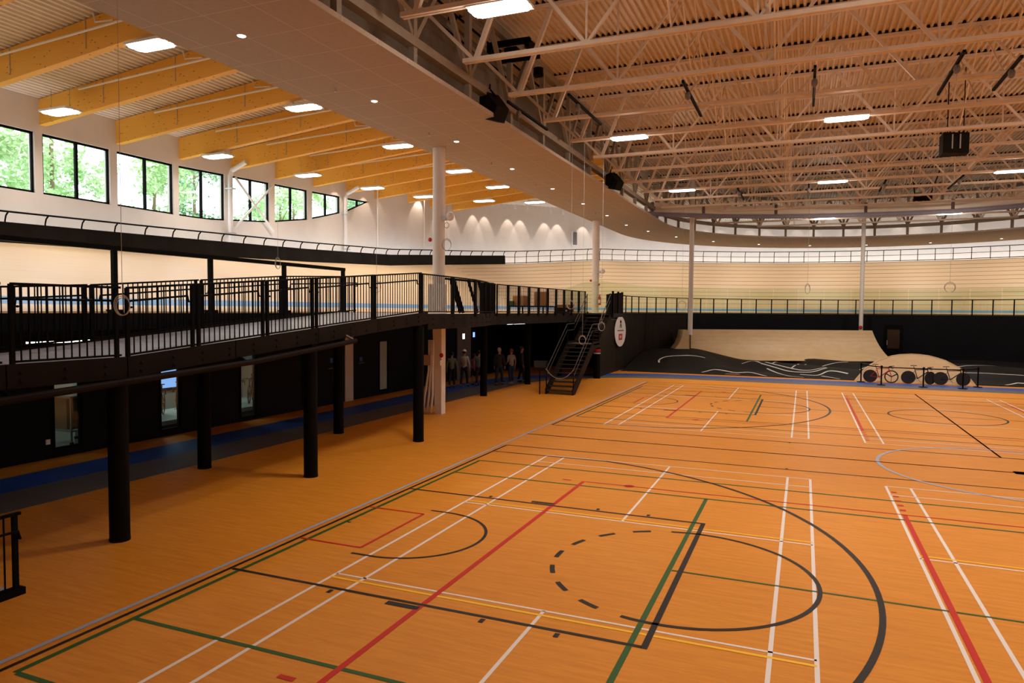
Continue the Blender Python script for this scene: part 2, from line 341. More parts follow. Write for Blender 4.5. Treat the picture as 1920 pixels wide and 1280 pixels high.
for i, (y, w) in enumerate(((3.6, 12), (7.8, 34), (10.3, 26), (16, 40))):
    t = thing('room_light', 'flush light in the ceiling of the back room, %s from the near end' % ORD[i], 'ceiling light', (-13, y, 3.02), group='back room lights')
    MB().bb(-13.6, -12.4, y - .15, y + .15, 3.02, 3.1).build('housing', 'white_frame', t); arealight(t, (0, 0, -.03), 1.2, .3, w, (0.95, 1.0, 0.92))
t = thing('wall_screen', 'bright blue lit screen seen through the second lower window', 'screen', (-15.1, 10.2, 1.4)); MB().bb(-15.18, -15.1, 9.3, 11.1, .7, 2.1).build('bezel', 'black_steel', t); MB().bb(-15.1, -15.09, 9.4, 11.0, .8, 2.0).build('display', 'screen_blue', t)
t = thing('work_cart', 'metal workshop cart seen through the nearest lower window', 'cart', (-12.3, 5.1, 0))
MB().bb(-12.8, -11.9, 4.6, 5.4, 1.25, 1.3).bb(-12.8, -11.9, 4.6, 5.4, .35, .39).build('shelf', 'silver', t); MB().bb(-12.75, -12.2, 4.7, 5.2, .4, 1.24).build('cabinet', 'tan_metal', t)
for x in (-12.75, -11.95):
    for y in (4.65, 5.35): MB().bb(x - .02, x + .02, y - .02, y + .02, .06, 1.25).build('leg', 'silver', t); MB().cyl((x, y), .05, 0, .07, 8).build('wheel', 'rubber', t)

# ================================================================= deck (infield level z=3.5) and the path of its edge
EDGE_T = [(-22, -7.15), (9.3, -7.15), (9.31, -3.85), (12, -3.95), (14, -4.3), (15.6, -4.8), (16.6, -5.0), (27.2, -4.55), (27.21, -3.15), (29.5, -3.25), (30.2, -4.3), (33, -4.55), (35.5, -4.6)]
edge = [(x, y) for y, x in EDGE_T]
N = 48
arcE = [(10.6 + 15.2 * math.cos(PI - PI * i / N), 35.5 + 15.2 * math.sin(PI - PI * i / N)) for i in range(N + 1)]
arcI = [(10.6 + 21.9 * math.cos(PI - PI * i / N), 35.5 + 21.9 * math.sin(PI - PI * i / N)) for i in range(N + 1)]
b = MB()
E2 = [(x, y, -11.3, y) for x, y in edge[:-1]] + [(arcE[i][0], arcE[i][1], arcI[i][0], arcI[i][1]) for i in range(N + 1)] + [(25.8, -14, 32.5, -14)]
for p, q in zip(E2, E2[1:]):
    for z in (3.5, 3.2): b.quad((p[0], p[1], z), (q[0], q[1], z), (q[2], q[3], z), (p[2], p[3], z))
struct(b.build('floor_upper_deck', 'deck_top'))
def fascia(name, pts, m, z0=3.16, z1=3.52, th=0.06):
    b = MB()
    for p, q in zip(pts, pts[1:]): b.bar((p[0], p[1], (z0 + z1) / 2), (q[0], q[1], (z0 + z1) / 2), th, z1 - z0)
    return b.build(name, m)
struct(MB().bb(-11.0, -10.9, -22, 31, 3.18, 3.5).build('trim_deck_back', 'black_wall'))
struct(fascia('trim_deck_edge', [e for e in edge if 9.3 < e[1] <= 27.2], 'brown_steel', 3.1, 3.54))
struct(fascia('trim_deck_ramp_side', [(-7.12, -22), (-7.12, 9.3)], 'black_wall', 3.2, 3.54)); struct(fascia('trim_landing', [(-4.55, 27.25), (-3.15, 27.25), (-3.25, 29.5), (-4.3, 30.2), (-4.6, 35.5)] + arcE[1:], 'black_wall', 3.34, 3.54))
# curved wall below the deck edge
P = [(-4.5, 29.7, -1, 0, 0), (-4.55, 31, -1, 0, 0), (-4.6, 33.5, -1, 0, 0)] + oval(15.15, n=48, y0=35, ymax_right=-14)
struct(MB().sweep(P[:14], [(0, 0), (0, 3.4), (0.15, 3.4), (0.15, 0)]).build('wall_curved_brown', 'brown_cladding'))
struct(MB().sweep(P[13:], [(0, 0), (0, 3.4), (0.15, 3.4), (0.15, 0)]).build('wall_curved_black', 'black_wall'))
a_ = math.atan2(14.98, 1.4); dx_, dy_ = 10.6 + 15.05 * math.cos(a_), 35.5 + 15.05 * math.sin(a_)
for (w_, h_, o_, m_n, nm) in ((1.15, 2.3, 0.0, 'black_steel', 'door_1'),):
    dr = struct(MB().box((dx_, dy_, .5 + h_ / 2), (w_, .08, h_), a_ - PI / 2).build(nm, m_n))
    MB().box((dx_ - .04 * math.cos(a_), dy_ - .05, 1.75), (.8, .03, 1.4), a_ - PI / 2).build('pane', mat('dark_glass', (.035, .02, .014), .12), dr)  # pane's brown base colour holds the reflection seen in the glass
    MB().bar((dx_ - .42, dy_ - .14, 1.3), (dx_ - .42, dy_ - .14, 1.65), .03).build('door_handle', 'silver', dr)
# ================================================================= velodrome track
BT = [(-20, 16.5), (5, 17), (12, 18.5), (22, 21), (30, 24), (36, 28.5), (43, 35), (50, 43.5), (56, 45)]
tp = oval(21.9, n=72, y0=-14, step=1.0, ymax_right=-2)
s = -14.0; TR = []; prev = None
for (x, y, nx, ny, z) in tp:
    if prev: s += math.hypot(x - prev[0], y - prev[1])
    prev = (x, y); TR.append((x, y, nx, ny, s))
smid = 35.5 + 21.9 * PI / 2
def bank(s): s2 = s if s < smid else 2 * smid - s; return math.radians(lerp_tab(BT, s2))
def slope_pt(T, v, lift=0.0):
    x, y, nx, ny, s = T; a = bank(s); a1 = min(a, math.radians(16.5)); v1, v2 = min(v, 1.4), max(0, v - 1.4)
    o = v1 * math.cos(a1) + v2 * math.cos(a); return (x + nx * o, y + ny * o, 3.55 + v1 * math.sin(a1) + v2 * math.sin(a) + lift)
VV = [0, .62, .63, 1.31, 1.32, 1.4, 3, 5, 7.45]
b = MB(); uvs = []
for T in TR:
    for v in VV: b.v.append(slope_pt(T, v)); uvs.append((T[4], v))
m_ = len(VV)
for i in range(len(TR) - 1):
    for k in range(m_ - 1): b.f.append((i * m_ + k, i * m_ + k + 1, (i + 1) * m_ + k + 1, (i + 1) * m_ + k))
trk = b.build('floor_cycling_track', 'track_boards', smooth=True); struct(trk)
ul = trk.data.uv_layers.new(name='uv')
for lp in trk.data.loops: ul.data[lp.index].uv = uvs[lp.vertex_index]
b = MB()
for T, T2 in zip(TR, TR[1:]):
    p = slope_pt(T, 0); q = slope_pt(T2, 0); b.quad((p[0], p[1], 3.4), (q[0], q[1], 3.4), q, p)
struct(b.build('trim_track_foot', 'deck_top'))
# outer edge: kick board on the near straight, guard rail with curved posts all round
tops = [slope_pt(T, 7.48) for T in TR]
rail = thing('track_guard_rail', 'long black guard rail with inward bent posts along the top of the banked track', 'railing', tops[0])
def along(pts, step):
    out = []; d = 0; nxt = 0
    for i, (p, q) in enumerate(zip(pts, pts[1:])):
        L = (Vector(q) - Vector(p)).length
        while nxt <= d + L: t = (nxt - d) / L; out.append((tuple(Vector(p).lerp(Vector(q), t)), i)); nxt += step
        d += L
    return out
def nrm(i): return Vector((TR[i][2], TR[i][3], 0))
endb = next(i for i, T in enumerate(TR) if T[4] > 41.5)
def outp(i, p, o, z): v = Vector(p) + nrm(i) * o; return (v.x, v.y, v.z + z)
MB().tube([outp(i, p, -0.16, 1.0) for i, p in enumerate(tops)], .032, 6).build('top_rail', 'black_steel', rail)
MB().tube([outp(i, p, .02, .55) for i, p in enumerate(tops)][endb:], .02, 6).build('middle_rail', 'black_steel', rail)
MB().tube([outp(i, p, .02, .06) for i, p in enumerate(tops)][endb:], .03, 6).build('foot_rail', 'black_steel', rail)
pm = MB().tube([(0, .02, 0), (0, .02, .72), (0, -.03, .88), (0, -.16, 1.0)], .028, 6)
pm0 = pm.build('post', 'black_steel'); first = True
pp = [(p, i) for (p, i) in along(tops, 1.32) if p[1] > 3.5 and i < len(TR) - 18][:100]
for p, i in pp:
    a = math.atan2(TR[i][3], TR[i][2]) - PI / 2; loc = Vector(p) - rail.location
    if first: pm0.parent = rail; pm0.location = loc; pm0.rotation_euler = (0, 0, a); first = False
    else: share(pm0, rail, loc, (0, 0, a))
kb = MB()
for i in range(endb): p = outp(i, tops[i], .0, 0); q = outp(i + 1, tops[i + 1], .0, 0); kb.bar((p[0], p[1], p[2] + .30), (q[0], q[1], q[2] + .30), .05, .74)
kb.build('kick_board', 'black_board', rail)
# black frame beside the straight
fr_ = thing('steel_gantry', 'black steel frame of posts and a long beam beside the near straight of the track', 'frame', (-11.2, 5.4, 3.5))
for i, y in enumerate((-4.5, -1.2, 2.1, 5.4, 8.7, 12.05, 15.5)):
    MB().bb(-11.26, -11.14, y - .06, y + .06, 3.5, 5.18).bb(-11.35, -11.05, y - .15, y + .15, 3.5, 3.6).build('post', 'black_steel', fr_)
MB().bb(-11.28, -11.12, -10, 15.56, 5.18, 5.30).build('beam', 'black_steel', fr_)

# ================================================================= upper walls
SILL = [(-20, 7.75), (16.5, 7.7), (18.2, 7.84), (20.7, 8.06), (23.7, 8.56), (25.2, 8.92), (26.6, 9.29), (27.3, 9.46), (29.65, 10.42)]
wtop = lambda y: 9.88 + rise(y)
BAYS = [(-3.1, -.35), (-.05, 2.75), (3.05, 5.8), (6.1, 8.82), (9.10, 11.76), (12.06, 14.77), (15.05, 17.69), (18.2, 20.69), (21.08, 23.69), (24.06, 26.63), (27.26, 29.6)]
X = -19.5
b = MB()
ys = [-14] + [y for bay in BAYS for y in bay] + [31]
def yz(y0, y1, za0, za1, zb0, zb1):      # slab of wall between two y, bottom za, top zb
    b.prism([(X, y0, za0), (X, y1, za1), (X, y1, zb1), (X, y0, zb0)], (-.35, 0, 0))
for y0, y1 in zip(ys, ys[1:]):
    n = max(1, int((y1 - y0) / .7)); st = (y1 - y0) / n
    for i in range(n):
        a_, c_ = y0 + i * st, y0 + (i + 1) * st
        if (y0, y1) in BAYS:
            yz(a_, c_, 3.2, 3.2, lerp_tab(SILL, a_), lerp_tab(SILL, c_)); yz(a_, c_, wtop(a_), wtop(c_), 14.2, 14.2)
        else: yz(a_, c_, 3.2, 3.2, 14.2, 14.2)
struct(b.build('wall_upper_left', 'cream_wall'))
for i, (y0, y1) in enumerate(BAYS):
    w = MB(); ym = (y0 + y1) / 2; s0, s1, sm = lerp_tab(SILL, y0), lerp_tab(SILL, y1), lerp_tab(SILL, ym); xo = -19.62
    if i == len(BAYS) - 1: s1 = min(s1, wtop(y1) - .05)
    w.bar((xo, y0 + .04, s0), (xo, y0 + .04, wtop(y0)), .08, .07); w.bar((xo, y1 - .04, s1), (xo, y1 - .04, wtop(y1)), .08, .07); w.bar((xo, ym, sm), (xo, ym, wtop(ym)), .1, .10)
    w.bar((xo, y0, s0 + .04), (xo, ym, sm + .04), .08, .08); w.bar((xo, ym, sm + .04), (xo, y1, s1 + .04), .08, .08); w.bar((xo, y0, wtop(y0) - .04), (xo, y1, wtop(y1) - .04), .08, .08)
    o = struct(w.build('window_%d' % (i + 6), 'black_steel'))
    for (p, q, sp, sq) in ((y0, ym, s0, sm), (ym, y1, sm, s1)):
        MB().prism([(-19.66, p + .05, sp + .05), (-19.66, q - .05, sq + .05), (-19.66, q - .05, wtop(q) - .05), (-19.66, p + .05, wtop(p) - .05)], (.01, 0, 0)).build('pane', 'window_glass', o)
WP = [(-19.5, 30.9, -1, 0, 0), (-19.45, 32.5, -1, 0, 0), (-19.2, 34, -1, 0, 0)] + oval(29.5, n=72, y0=35.2, ymax_right=-14)
struct(MB().sweep(WP, [(0, 3.2), (0, 14.2), (0.3, 14.2), (0.3, 3.2)]).build('wall_upper_curved', 'cream_wall'))
struct(MB().bb(-20, 41, -14.4, -14, -.2, 14.2).build('wall_behind_camera', 'cream_wall'))
# ================================================================= roof
def corr(x0, x1, zf, y0, y1, pitch, depth, name, m):
    b = MB(); n = int((x1 - x0) / pitch); pr = []
    for i in range(n):
        x = x0 + i * pitch
        for f, d in ((0, 0), (.36, 0), (.48, depth), (.88, depth)): pr.append((x + f * pitch, zf(x + f * pitch) + d))
    pr.append((x0 + n * pitch, zf(x0 + n * pitch)))
    Ys = y0
    n0 = 0
    for y in Ys:
        for (x, z) in pr: b.v.append((x, y, z + (rise(y) if name == 'eave' else 0)))
    L = len(pr)
    for j in range(len(Ys) - 1):
        for i in range(L - 1): b.f.append((j * L + i, j * L + i + 1, (j + 1) * L + i + 1, (j + 1) * L + i))
    return b
struct(corr(-19.7, -4.4, lambda x: 11.08 + .1 * (x + 19.5), [-14, 15, 30, 48, 66], 0, .23, .07, 'eave', 'eave_deck').build('ceiling_eave', 'eave_deck'))
struct(corr(-4.4, 25.6, lambda x: 12.48, [-14, 68], 0, .19, .08, 'main', 'roof_deck').build('ceiling_main', 'roof_deck'))
struct(MB().bb(-4.45, -4.35, -14, 66, 12.45, 14.4).bb(-4.42, -4.38, -14, 27, 9.36, 12.45).build('ceiling_leak_closure', 'ring_steel'))  # added closure: strip stops sky light leaks, sheet darkens the zone behind the ring
struct(MB().bb(-20.5, 42, -14.5, 68, 14.2, 14.5).bb(25.5, 41, -14, 68, 12.5, 12.6).build('roof', 'roof_deck'))  # unseen cap slab over the decks, added to block light leaks
# timber beams
for k in range(13):
    y = 9.13 + 3.03 * (k - 2); R2 = 29.5 ** 2 - max(0, y - 35.5) ** 2; xw = max(-19.5, 10.6 - math.sqrt(R2)) if y > 33 else -19.5
    r = rise(y); zb = lambda x: 10.15 + .1 * (x + 19.5) + r; x1 = -5.2
    t = thing('timber_beam', 'yellow glued timber roof beam above the left windows, %s from the camera end' % ORD[k], 'beam', (xw, y, zb(xw)), group='timber beams under the eave roof')
    MB().prism([(xw, y - .12, zb(xw)), (x1, y - .12, zb(x1) - .1), (x1, y - .12, zb(x1) + .90), (xw, y - .12, zb(xw) + .90)], (0, .24, 0)).build('glulam', 'glulam_timber', t)
    for xs in (-16.2, -12.9): MB().bar((xs, y - .13, zb(xs) + .1), (xs, y - .13, zb(xs) + .88), .02, .02).build('steel_tie', 'cable_grey', t)
    # sprinkler pipe clipped beside the beam
    sp = thing('sprinkler_pipe', 'thin white sprinkler pipe running beside timber beam, %s from the camera end' % ORD[k], 'pipe', (-17.4, y - .28, 0), group='sprinkler pipes beside the beams')
    MB().tube([(-17.2, y - .28, zb(-17.2) + .72), (-5.2, y - .28, zb(-17.2) + 1.30)], .035, 6).build('run', 'white_steel', sp)
    MB().tube([(-11.6, y - .28, zb(-11.6) + .50 ), (-12.3, y - .28, zb(-12.3) + .62), (-12.4, y - .28, zb(-12.4) + .9)], .025, 6).build('riser', 'white_steel', sp)
# soffit ring
def ring(R, cy, n=60): return [(10.6 - R, y) for y in range(-14, 37)] + [(10.6 + R * math.cos(PI - PI * i / n), cy + R * math.sin(PI - PI * i / n)) for i in range(n + 1)] + [(10.6 + R, y) for y in range(36, -15, -2)]
n_ = 110
def resamp(pts, n):
    L = [0]
    for p, q in zip(pts, pts[1:]): L.append(L[-1] + math.dist(p, q))
    out = []; j = 0
    for i in range(n + 1):
        d = L[-1] * i / n
        while j < len(L) - 2 and L[j + 1] < d: j += 1
        t = (d - L[j]) / (L[j + 1] - L[j]); out.append((pts[j][0] + (pts[j + 1][0] - pts[j][0]) * t, pts[j][1] + (pts[j + 1][1] - pts[j][1]) * t))
    return out
A_ = [(-2.55, -14 + 49 * i / 40) for i in range(40)]; B_ = [(-6.55, -14 + 49 * i / 40) for i in range(40)]
for i in range(73):
    t = PI - PI * i / 72
    A_.append((10.6 + 13.15 * math.cos(t), 37.4 + 13.15 * math.sin(t))); B_.append((10.6 + 17.15 * math.cos(t), 42 + 17.15 * math.sin(t)))
A_.append((23.75, -14)); B_.append((27.75, -14))
b = MB()
for i in range(len(A_) - 1):
    p, q, r, s_ = A_[i], A_[i + 1], B_[i + 1], B_[i]
    b.quad((*p, 9.25), (*q, 9.25), (*r, 9.25), (*s_, 9.25)); b.quad((*p, 9.36), (*q, 9.36), (*r, 9.36), (*s_, 9.36)); b.quad((*p, 9.25), (*q, 9.25), (*q, 9.36), (*p, 9.36)); b.quad((*s_, 9.25), (*r, 9.25), (*r, 9.36), (*s_, 9.36))
struct(b.build('ceiling_soffit', 'soffit_tiles'))
# curved ring truss standing over the soffit edge
rt = thing('ring_truss', 'dark curved steel truss running around the inner edge of the soffit', 'truss', (-2.9, 0, 9.9))
rp = [(-2.95, -14 + 51 * i / 17) for i in range(17)] + [(10.6 + 13.55 * math.cos(PI - PI * i / 20), 37.4 + 13.55 * math.sin(PI - PI * i / 20)) for i in range(21)]
c1 = MB(); c2 = MB()
for p, q in zip(rp, rp[1:]): c1.bar((*p, 10.05), (*q, 10.05), .25, .22); c2.bar((*p, 12.2), (*q, 12.2), .18, .22)
c1.build('bottom_chord', 'ring_steel', rt); c2.build('top_chord', 'ring_steel', rt)
for i, (p, q) in enumerate(zip(rp, rp[1:])):
    m2 = ((p[0] + q[0]) / 2, (p[1] + q[1]) / 2)
    MB().bar((*p, 10.1), (*m2, 12.15), .12).build('diagonal_brace', 'ring_steel', rt); MB().bar((*m2, 12.15), (*q, 10.1), .12).build('diagonal_brace', 'ring_steel', rt)
    MB().bar((*p, 9.36), (*p, 12.2), .16).build('hanger', 'ring_steel', rt)
# roof trusses
for k in range(16):
    y = 5.45 + 3.0 * k
    hw = 12.9 if y < 37.4 else math.sqrt(max(1, 12.9 ** 2 - (y - 37.4) ** 2))
    xl, xr = 10.6 - hw, 10.6 + hw; zb, zt = 10.0, 12.40
    if y > 49.5: continue
    t = thing('roof_truss', 'long beige steel roof truss over the courts, %s from the camera end' % ORD[k], 'truss', (xl, y, zb), group='steel roof trusses')
    MB().bar((xl, y - .055, zb), (xr, y - .055, zb), .075, .10).bar((xl, y + .055, zb), (xr, y + .055, zb), .075, .10).build('bottom_chord', 'truss_paint', t)
    MB().bar((xl - 1.7, y - .055, zt), (xr + 1.7, y - .055, zt), .075, .10).bar((xl - 1.7, y + .055, zt), (xr + 1.7, y + .055, zt), .075, .10).build('top_chord', 'truss_paint', t)
    f_ = hw / 12.9; mi = lambda o, w=.085: MB().bar((10.6 + o[0] * f_, y, o[1]), (10.6 + o[2] * f_, y, o[3]), w)
    for sg_ in (-1, 1):
        mi((sg_ * 12.6, zb, sg_ * 15.0, zt)).build('end_brace', 'truss_paint', t); mi((sg_ * 12.57, zb, sg_ * 11.58, zt), .11).build('diagonal_brace', 'truss_paint', t)
        for q in (1, 3, 5):
            B_x = sg_ * 1.93 * q; mi((B_x, zb, B_x, zt), .05).build('vertical_brace', 'truss_paint', t)
            for T_x in (B_x - 1.93, B_x + 1.93): mi((B_x, zb, T_x, zt), .085 if abs(T_x) > abs(B_x) else .07).build('diagonal_brace', 'truss_paint', t)
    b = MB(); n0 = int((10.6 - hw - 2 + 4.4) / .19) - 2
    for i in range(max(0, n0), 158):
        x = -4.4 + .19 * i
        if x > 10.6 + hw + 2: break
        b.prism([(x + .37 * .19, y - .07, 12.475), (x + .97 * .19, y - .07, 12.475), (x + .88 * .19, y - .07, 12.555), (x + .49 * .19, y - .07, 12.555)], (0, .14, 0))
    o = b.build('flute_shade', 'black_board', t); o['kind'] = 'stuff'  # dark blocks stand in for the shade inside the deck flutes
for k, x in enumerate((2.9, 5.0, 10.6, 16.2, 18.3)):
    t = thing('truss_bracing', 'line of crossed steel bracing between the roof trusses, %s from the left' % ORD[k], 'bracing', (x, 5.45, 10), group='bracing lines between trusses')
    for j in range(14):
        y0 = 5.45 + 3 * j; 
        if abs(x - 10.6) > (12.9 if y0 + 3 < 37.4 else math.sqrt(max(1, 12.9 ** 2 - (y0 + 3 - 37.4) ** 2))) - .5: break
        MB().bar((x, y0, 10.05), (x, y0 + 3, 12.35), .035).build('brace', 'truss_paint', t); MB().bar((x + .06, y0, 12.35), (x + .06, y0 + 3, 10.05), .035).build('brace', 'truss_paint', t)

# ================================================================= lights
def highbay(name, loc, label, group, watts, size=(1.3, .62), rz=0.0):
    t = thing(name, label, 'ceiling light', loc, rz, group)
    def mk(b, n, m): o = b.build(n, m); o.parent = t; return o
    sx, sy = size
    mk(MB().bb(-sx / 2, sx / 2, -sy / 2, sy / 2, .02, .09).bb(-sx / 2 + .2, sx / 2 - .2, -.1, .1, .09, .16), 'housing', 'white_frame')
    for s_ in (-1, 1):
        y0, y1 = (s_ * .025, s_ * sy / 2 * .96); e = .12
        pts = [(-sx / 2, y0, 0), (sx / 2, y0, 0), (sx / 2, y0 + (y1 - y0) * .5, 0), (sx / 2 - e, y1, 0), (-sx / 2 + e, y1, 0), (-sx / 2, y0 + (y1 - y0) * .5, 0)]
        mk(MB().prism(pts, (0, 0, .03)), 'diffuser', 'diffuser')
    for x in (-.45, .45): mk(MB().bar((x, 0, .1), (x, 0, .8), .012), 'hanger_wire', 'cable_grey')
    arealight(t, (0, 0, -.03), sx * .9, sy * .9, watts * (.70 if watts > 200 else .95), spread=(PI if watts > 320 else 2.3) if watts > 200 else 2.6)
    d = bpy.data.lights.new('fill_glow', 'POINT'); d.energy = watts * (.30 if watts > 200 else .05); d.color = LAMP_COL; d.shadow_soft_size = .25
    o = bpy.data.objects.new('fill_glow', d); COL.objects.link(o); o.parent = t; o.location = (0, 0, -.3)  # extra point lamp, added to throw side light on curtain and trusses
    return t
n = 0
for j, y in enumerate((5.7, 17.4, 29.3, 43.6)):
    for i, x in enumerate((-.1, 7.0, 14.2, 21.3)):
        if y > 43 and i in (0, 3): continue
        highbay('high_bay_light', (x, y, 9.9), 'bright rectangular light under the trusses, %s row from the camera, %s from the left' % (ORD[j], ORD[i] if y < 43 else ORD[i - 1]), 'lights under the hall trusses', HB_W * (1.0, 1.0, 1.15, 1.45)[j])
for i, x in enumerate((8.0, 18.5)): highbay('high_bay_light', (x, -4, 9.9), 'bright rectangular light over the camera end of the hall, %s from the left' % ORD[i], 'lights under the hall trusses', HB_W)
for i, y in enumerate((-.2, 6.06, 12.3, 18.5, 24.3, 29.2, 35.2)): highbay('eave_light', (-10.5, y, 10.68), 'bright light between the timber beams beside the soffit, %s from the camera end' % ORD[i], 'lights between timber beams, inner row', GL_W)
for i, (x, y) in enumerate(((-17.1, 2.0), (-17.06, 8.1), (-17.4, 15.2), (-16.9, 20.5), (-16.3, 25.2), (-15.3, 29.2), (-12.8, 32.3))): highbay('eave_light', (x, y, 10.1 + rise(y) * .6), 'bright light under the timber beams on the window side, %s from the camera end' % ORD[i], 'lights under timber beams, window row', GL_W * .8)
for i in range(10): a = PI - .38 - .27 * i; highbay('eave_light', (10.6 + 24.0 * math.cos(a), 35.5 + 24.0 * math.sin(a), 12.0), 'light high above the far bend of the track, %s from the left' % ORD[i], 'lights above the far bend', 120)
DL = [(-4.9, 3.47 + 4.82 * k) for k in range(8)] + [(-4.3, 41.2), (-3.1, 45.6), (-.9, 49.9), (2.3, 53.6), (6.2, 56.0), (10.5, 56.9), (15.0, 56.4), (19.3, 54.4), (23, 50.5)]
for i, (x, y) in enumerate(DL):
    t = thing('downlight', 'small round recessed downlight in the soffit, %s from the camera end' % ORD[i], 'ceiling light', (x, y, 9.24), group='soffit downlights')
    MB().cyl((x, y), .10, 9.235, 9.25, 16).build('trim_ring', 'white_frame', t); MB().cyl((x, y), .08, 9.225, 9.236, 16).build('lens', 'tube_glow', t)
for i, (x, y) in enumerate([(-5.2, 7.0 + 4.8 * k) for k in range(6)]):
    t = thing('sprinkler', 'tiny sprinkler head hanging from the soffit, %s from the camera end' % ORD[i], 'sprinkler', (x, y, 9.25), group='soffit sprinklers'); MB().cyl((x, y), .02, 9.17, 9.25, 8).cyl((x, y), .04, 9.15, 9.17, 8).build('head', 'silver', t)
# wall washers over the curved wall
wi = 0
for j in range(30):
    sdist = 26.5 + 2.15 * j + (0.35 if j % 2 else -.35)
    if sdist < 35.5: x, y, nx, ny = (-19.3, sdist, -1, 0)
    else: t_ = PI - (sdist - 35.5) / 29.5; x, y, nx, ny = (10.6 + 29.4 * math.cos(t_), 35.5 + 29.4 * math.sin(t_), math.cos(t_), math.sin(t_))
    lx, ly = x - nx * .75, y - ny * .75; z = 11.0 + rise(min(y, 48)) * .9 if lx < -5 else 12.3
    if wi >= 30: break
    t = thing('wall_washer', 'small spotlight lighting the cream wall above the bend, %s from the left' % (ORD[wi] if wi < 20 else 'twenty-' + ORD[wi - 20]), 'spotlight', (lx, ly, z), group='spotlights washing the curved wall'); wi += 1
    MB().cyl((lx, ly), .08, z, z + .22, 12).bar((lx, ly, z + .2), (lx, ly, z + .6), .02).build('can', 'white_frame', t)
    d = bpy.data.lights.new('lamp', 'SPOT'); d.energy = 120 if wi < 15 else 30; d.spot_size = math.radians(62); d.spot_blend = .35; d.color = (1, .86, .74); d.shadow_soft_size = .04
    o = bpy.data.objects.new('lamp', d); COL.objects.link(o); o.parent = t; o.location = (0, 0, -.02); dv = Vector((nx * .34, ny * .34, -1)); o.rotation_euler = dv.to_track_quat('-Z', 'Y').to_euler()
# linear lights below the deck
for i, (y0, y1) in enumerate(((1.2, 3.3), (20.4, 22.5), (25.6, 26.2), (26.5, 28.2))):
    t = thing('tube_light', 'linear tube light below the upper deck, %s from the camera end' % ORD[i], 'ceiling light', (-8.3, y0, 3.0), group='tube lights below the deck')
    MB().bb(-8.36, -8.24, y0, y1, 2.96, 3.02).bb(-8.31, -8.29, y0 + .2, y0 + .24, 3.0, 3.2).bb(-8.31, -8.29, y1 - .24, y1 - .2, 3.0, 3.2).build('housing', 'black_steel', t); MB().bb(-8.35, -8.25, y0 + .02, y1 - .02, 2.92, 2.96).build('tube', 'tube_glow', t)

# ================================================================= columns
def column(x, y, z0, z1, r, m, label, name='round_column', n=28):
    t = thing(name, label, 'column', (x, y, z0), group=None); MB().cyl((x, y), r, z0, z1, n).build('shaft', m, t, smooth=False)
    MB().cyl((x, y), r + .004, z0, z0 + .04, n).build('base_collar', m, t); return t
for (x, y, z1, lb) in [(-3.97, -.21, 2.5, 'nearest black round column under the ramp edge'), (-3.97, 4.42, 2.83, 'second black round column along the near edge of the ramp'), (-3.93, 8.98, 3.2, 'third black round column at the near edge, before the white column'),
                   (-6.70, 4.09, 2.85, 'black round column in the back row, standing by the grey lane nearest the camera'), (-6.70, 9.10, 3.2, 'back row black column between second and third front columns'), (-6.66, 19.15, 3.2, 'black round column under the deck left of the group of people in front'),
                   (-6.70, 24.4, 3.2, 'black round column under the deck beside the person in dark blue'), (-6.7, 29.3, 3.2, 'farthest black round column under the deck behind the stairs')]:
    column(x, y, 0, z1, .148, 'black_steel', lb)
t = column(-4.43, 28.93, 0, 3.2, .185, 'black_steel', 'black round column with striped tape bands just right of the stairs')
MB().cyl((-4.43, 28.93), .19, 1.34, 1.40, 24).build('white_band', 'sign_white', t); MB().cyl((-4.43, 28.93), .19, 1.46, 1.60, 24).build('red_band', 'red_paint', t); MB().cyl((-4.43, 28.93), .19, 1.41, 1.44, 24).build('blue_band', 'blue_paint', t)
t = column(-5.94, 13.82, 3.35, 9.26, .215, 'white_steel', 'thick white round column rising from the walkway to the soffit, nearest the camera')
MB().prism([(-6.12, 13.7, 3.3), (-5.76, 13.7, 3.3), (-5.76, 13.7, 0), (-6.02, 13.7, 0)], (0, .3, 0)).build('lower_shaft', 'white_steel', t)
MB().bb(-6.2, -5.72, 13.55, 14.0, 3.5, 4.55).build('casing', 'white_steel', t)
for i, (a, b_) in enumerate(((-6.20, -6.42), (-6.12, -6.26), (-6.05, -6.12))):
    MB().tube([(a, 13.62, 2.6), (a, 13.62, 1.9), (a - .01, 13.6, 1.5), (b_ + .08, 13.58, .7), (b_, 13.58, 0)], .045, 8).build('conduit', 'white_steel', t, smooth=True)
MB().tube([(-6.2, 13.62, 3.1), (-6.2, 13.62, 2.5)], .03, 6).tube([(-6.1, 13.62, 3.1), (-6.1, 13.62, 2.5)], .03, 6)
tb = thing('junction_box', 'beige electrical box on the lower part of the white column', 'box', (-6.15, 13.5, 1.9)); MB().bb(-6.34, -6.04, 13.42, 13.56, 1.72, 2.08).build('housing', 'box_beige' if 'box_beige' in MATS else mat('box_beige', (.45, .34, .26), .6), tb)
tb = thing('alarm_bell', 'small red alarm bell on the lower part of the white column', 'alarm', (-5.7, 13.5, 2.1)); MB().sph((-5.68, 13.55, 2.08), .08, 12, 8, (1, .6, 1)).build('bell', 'red_paint', tb); MB().bb(-5.78, -5.70, 13.5, 13.62, 1.72, 1.9).build('switch_box', 'white_frame', tb)
t2 = column(-6.2, 34.7, 3.5, 9.26, .22, 'white_steel', 'white round column standing behind the head of the stairs')
t3 = column(-1.2, 40.5, 2.1, 12.6, .155, 'white_steel', 'slim white column at the left end of the plywood quarter pipe')
t4 = column(9.75, 49.3, 1.5, 12.6, .14, 'white_steel', 'slim white column rising from the plywood quarter pipe, farthest of the white columns')
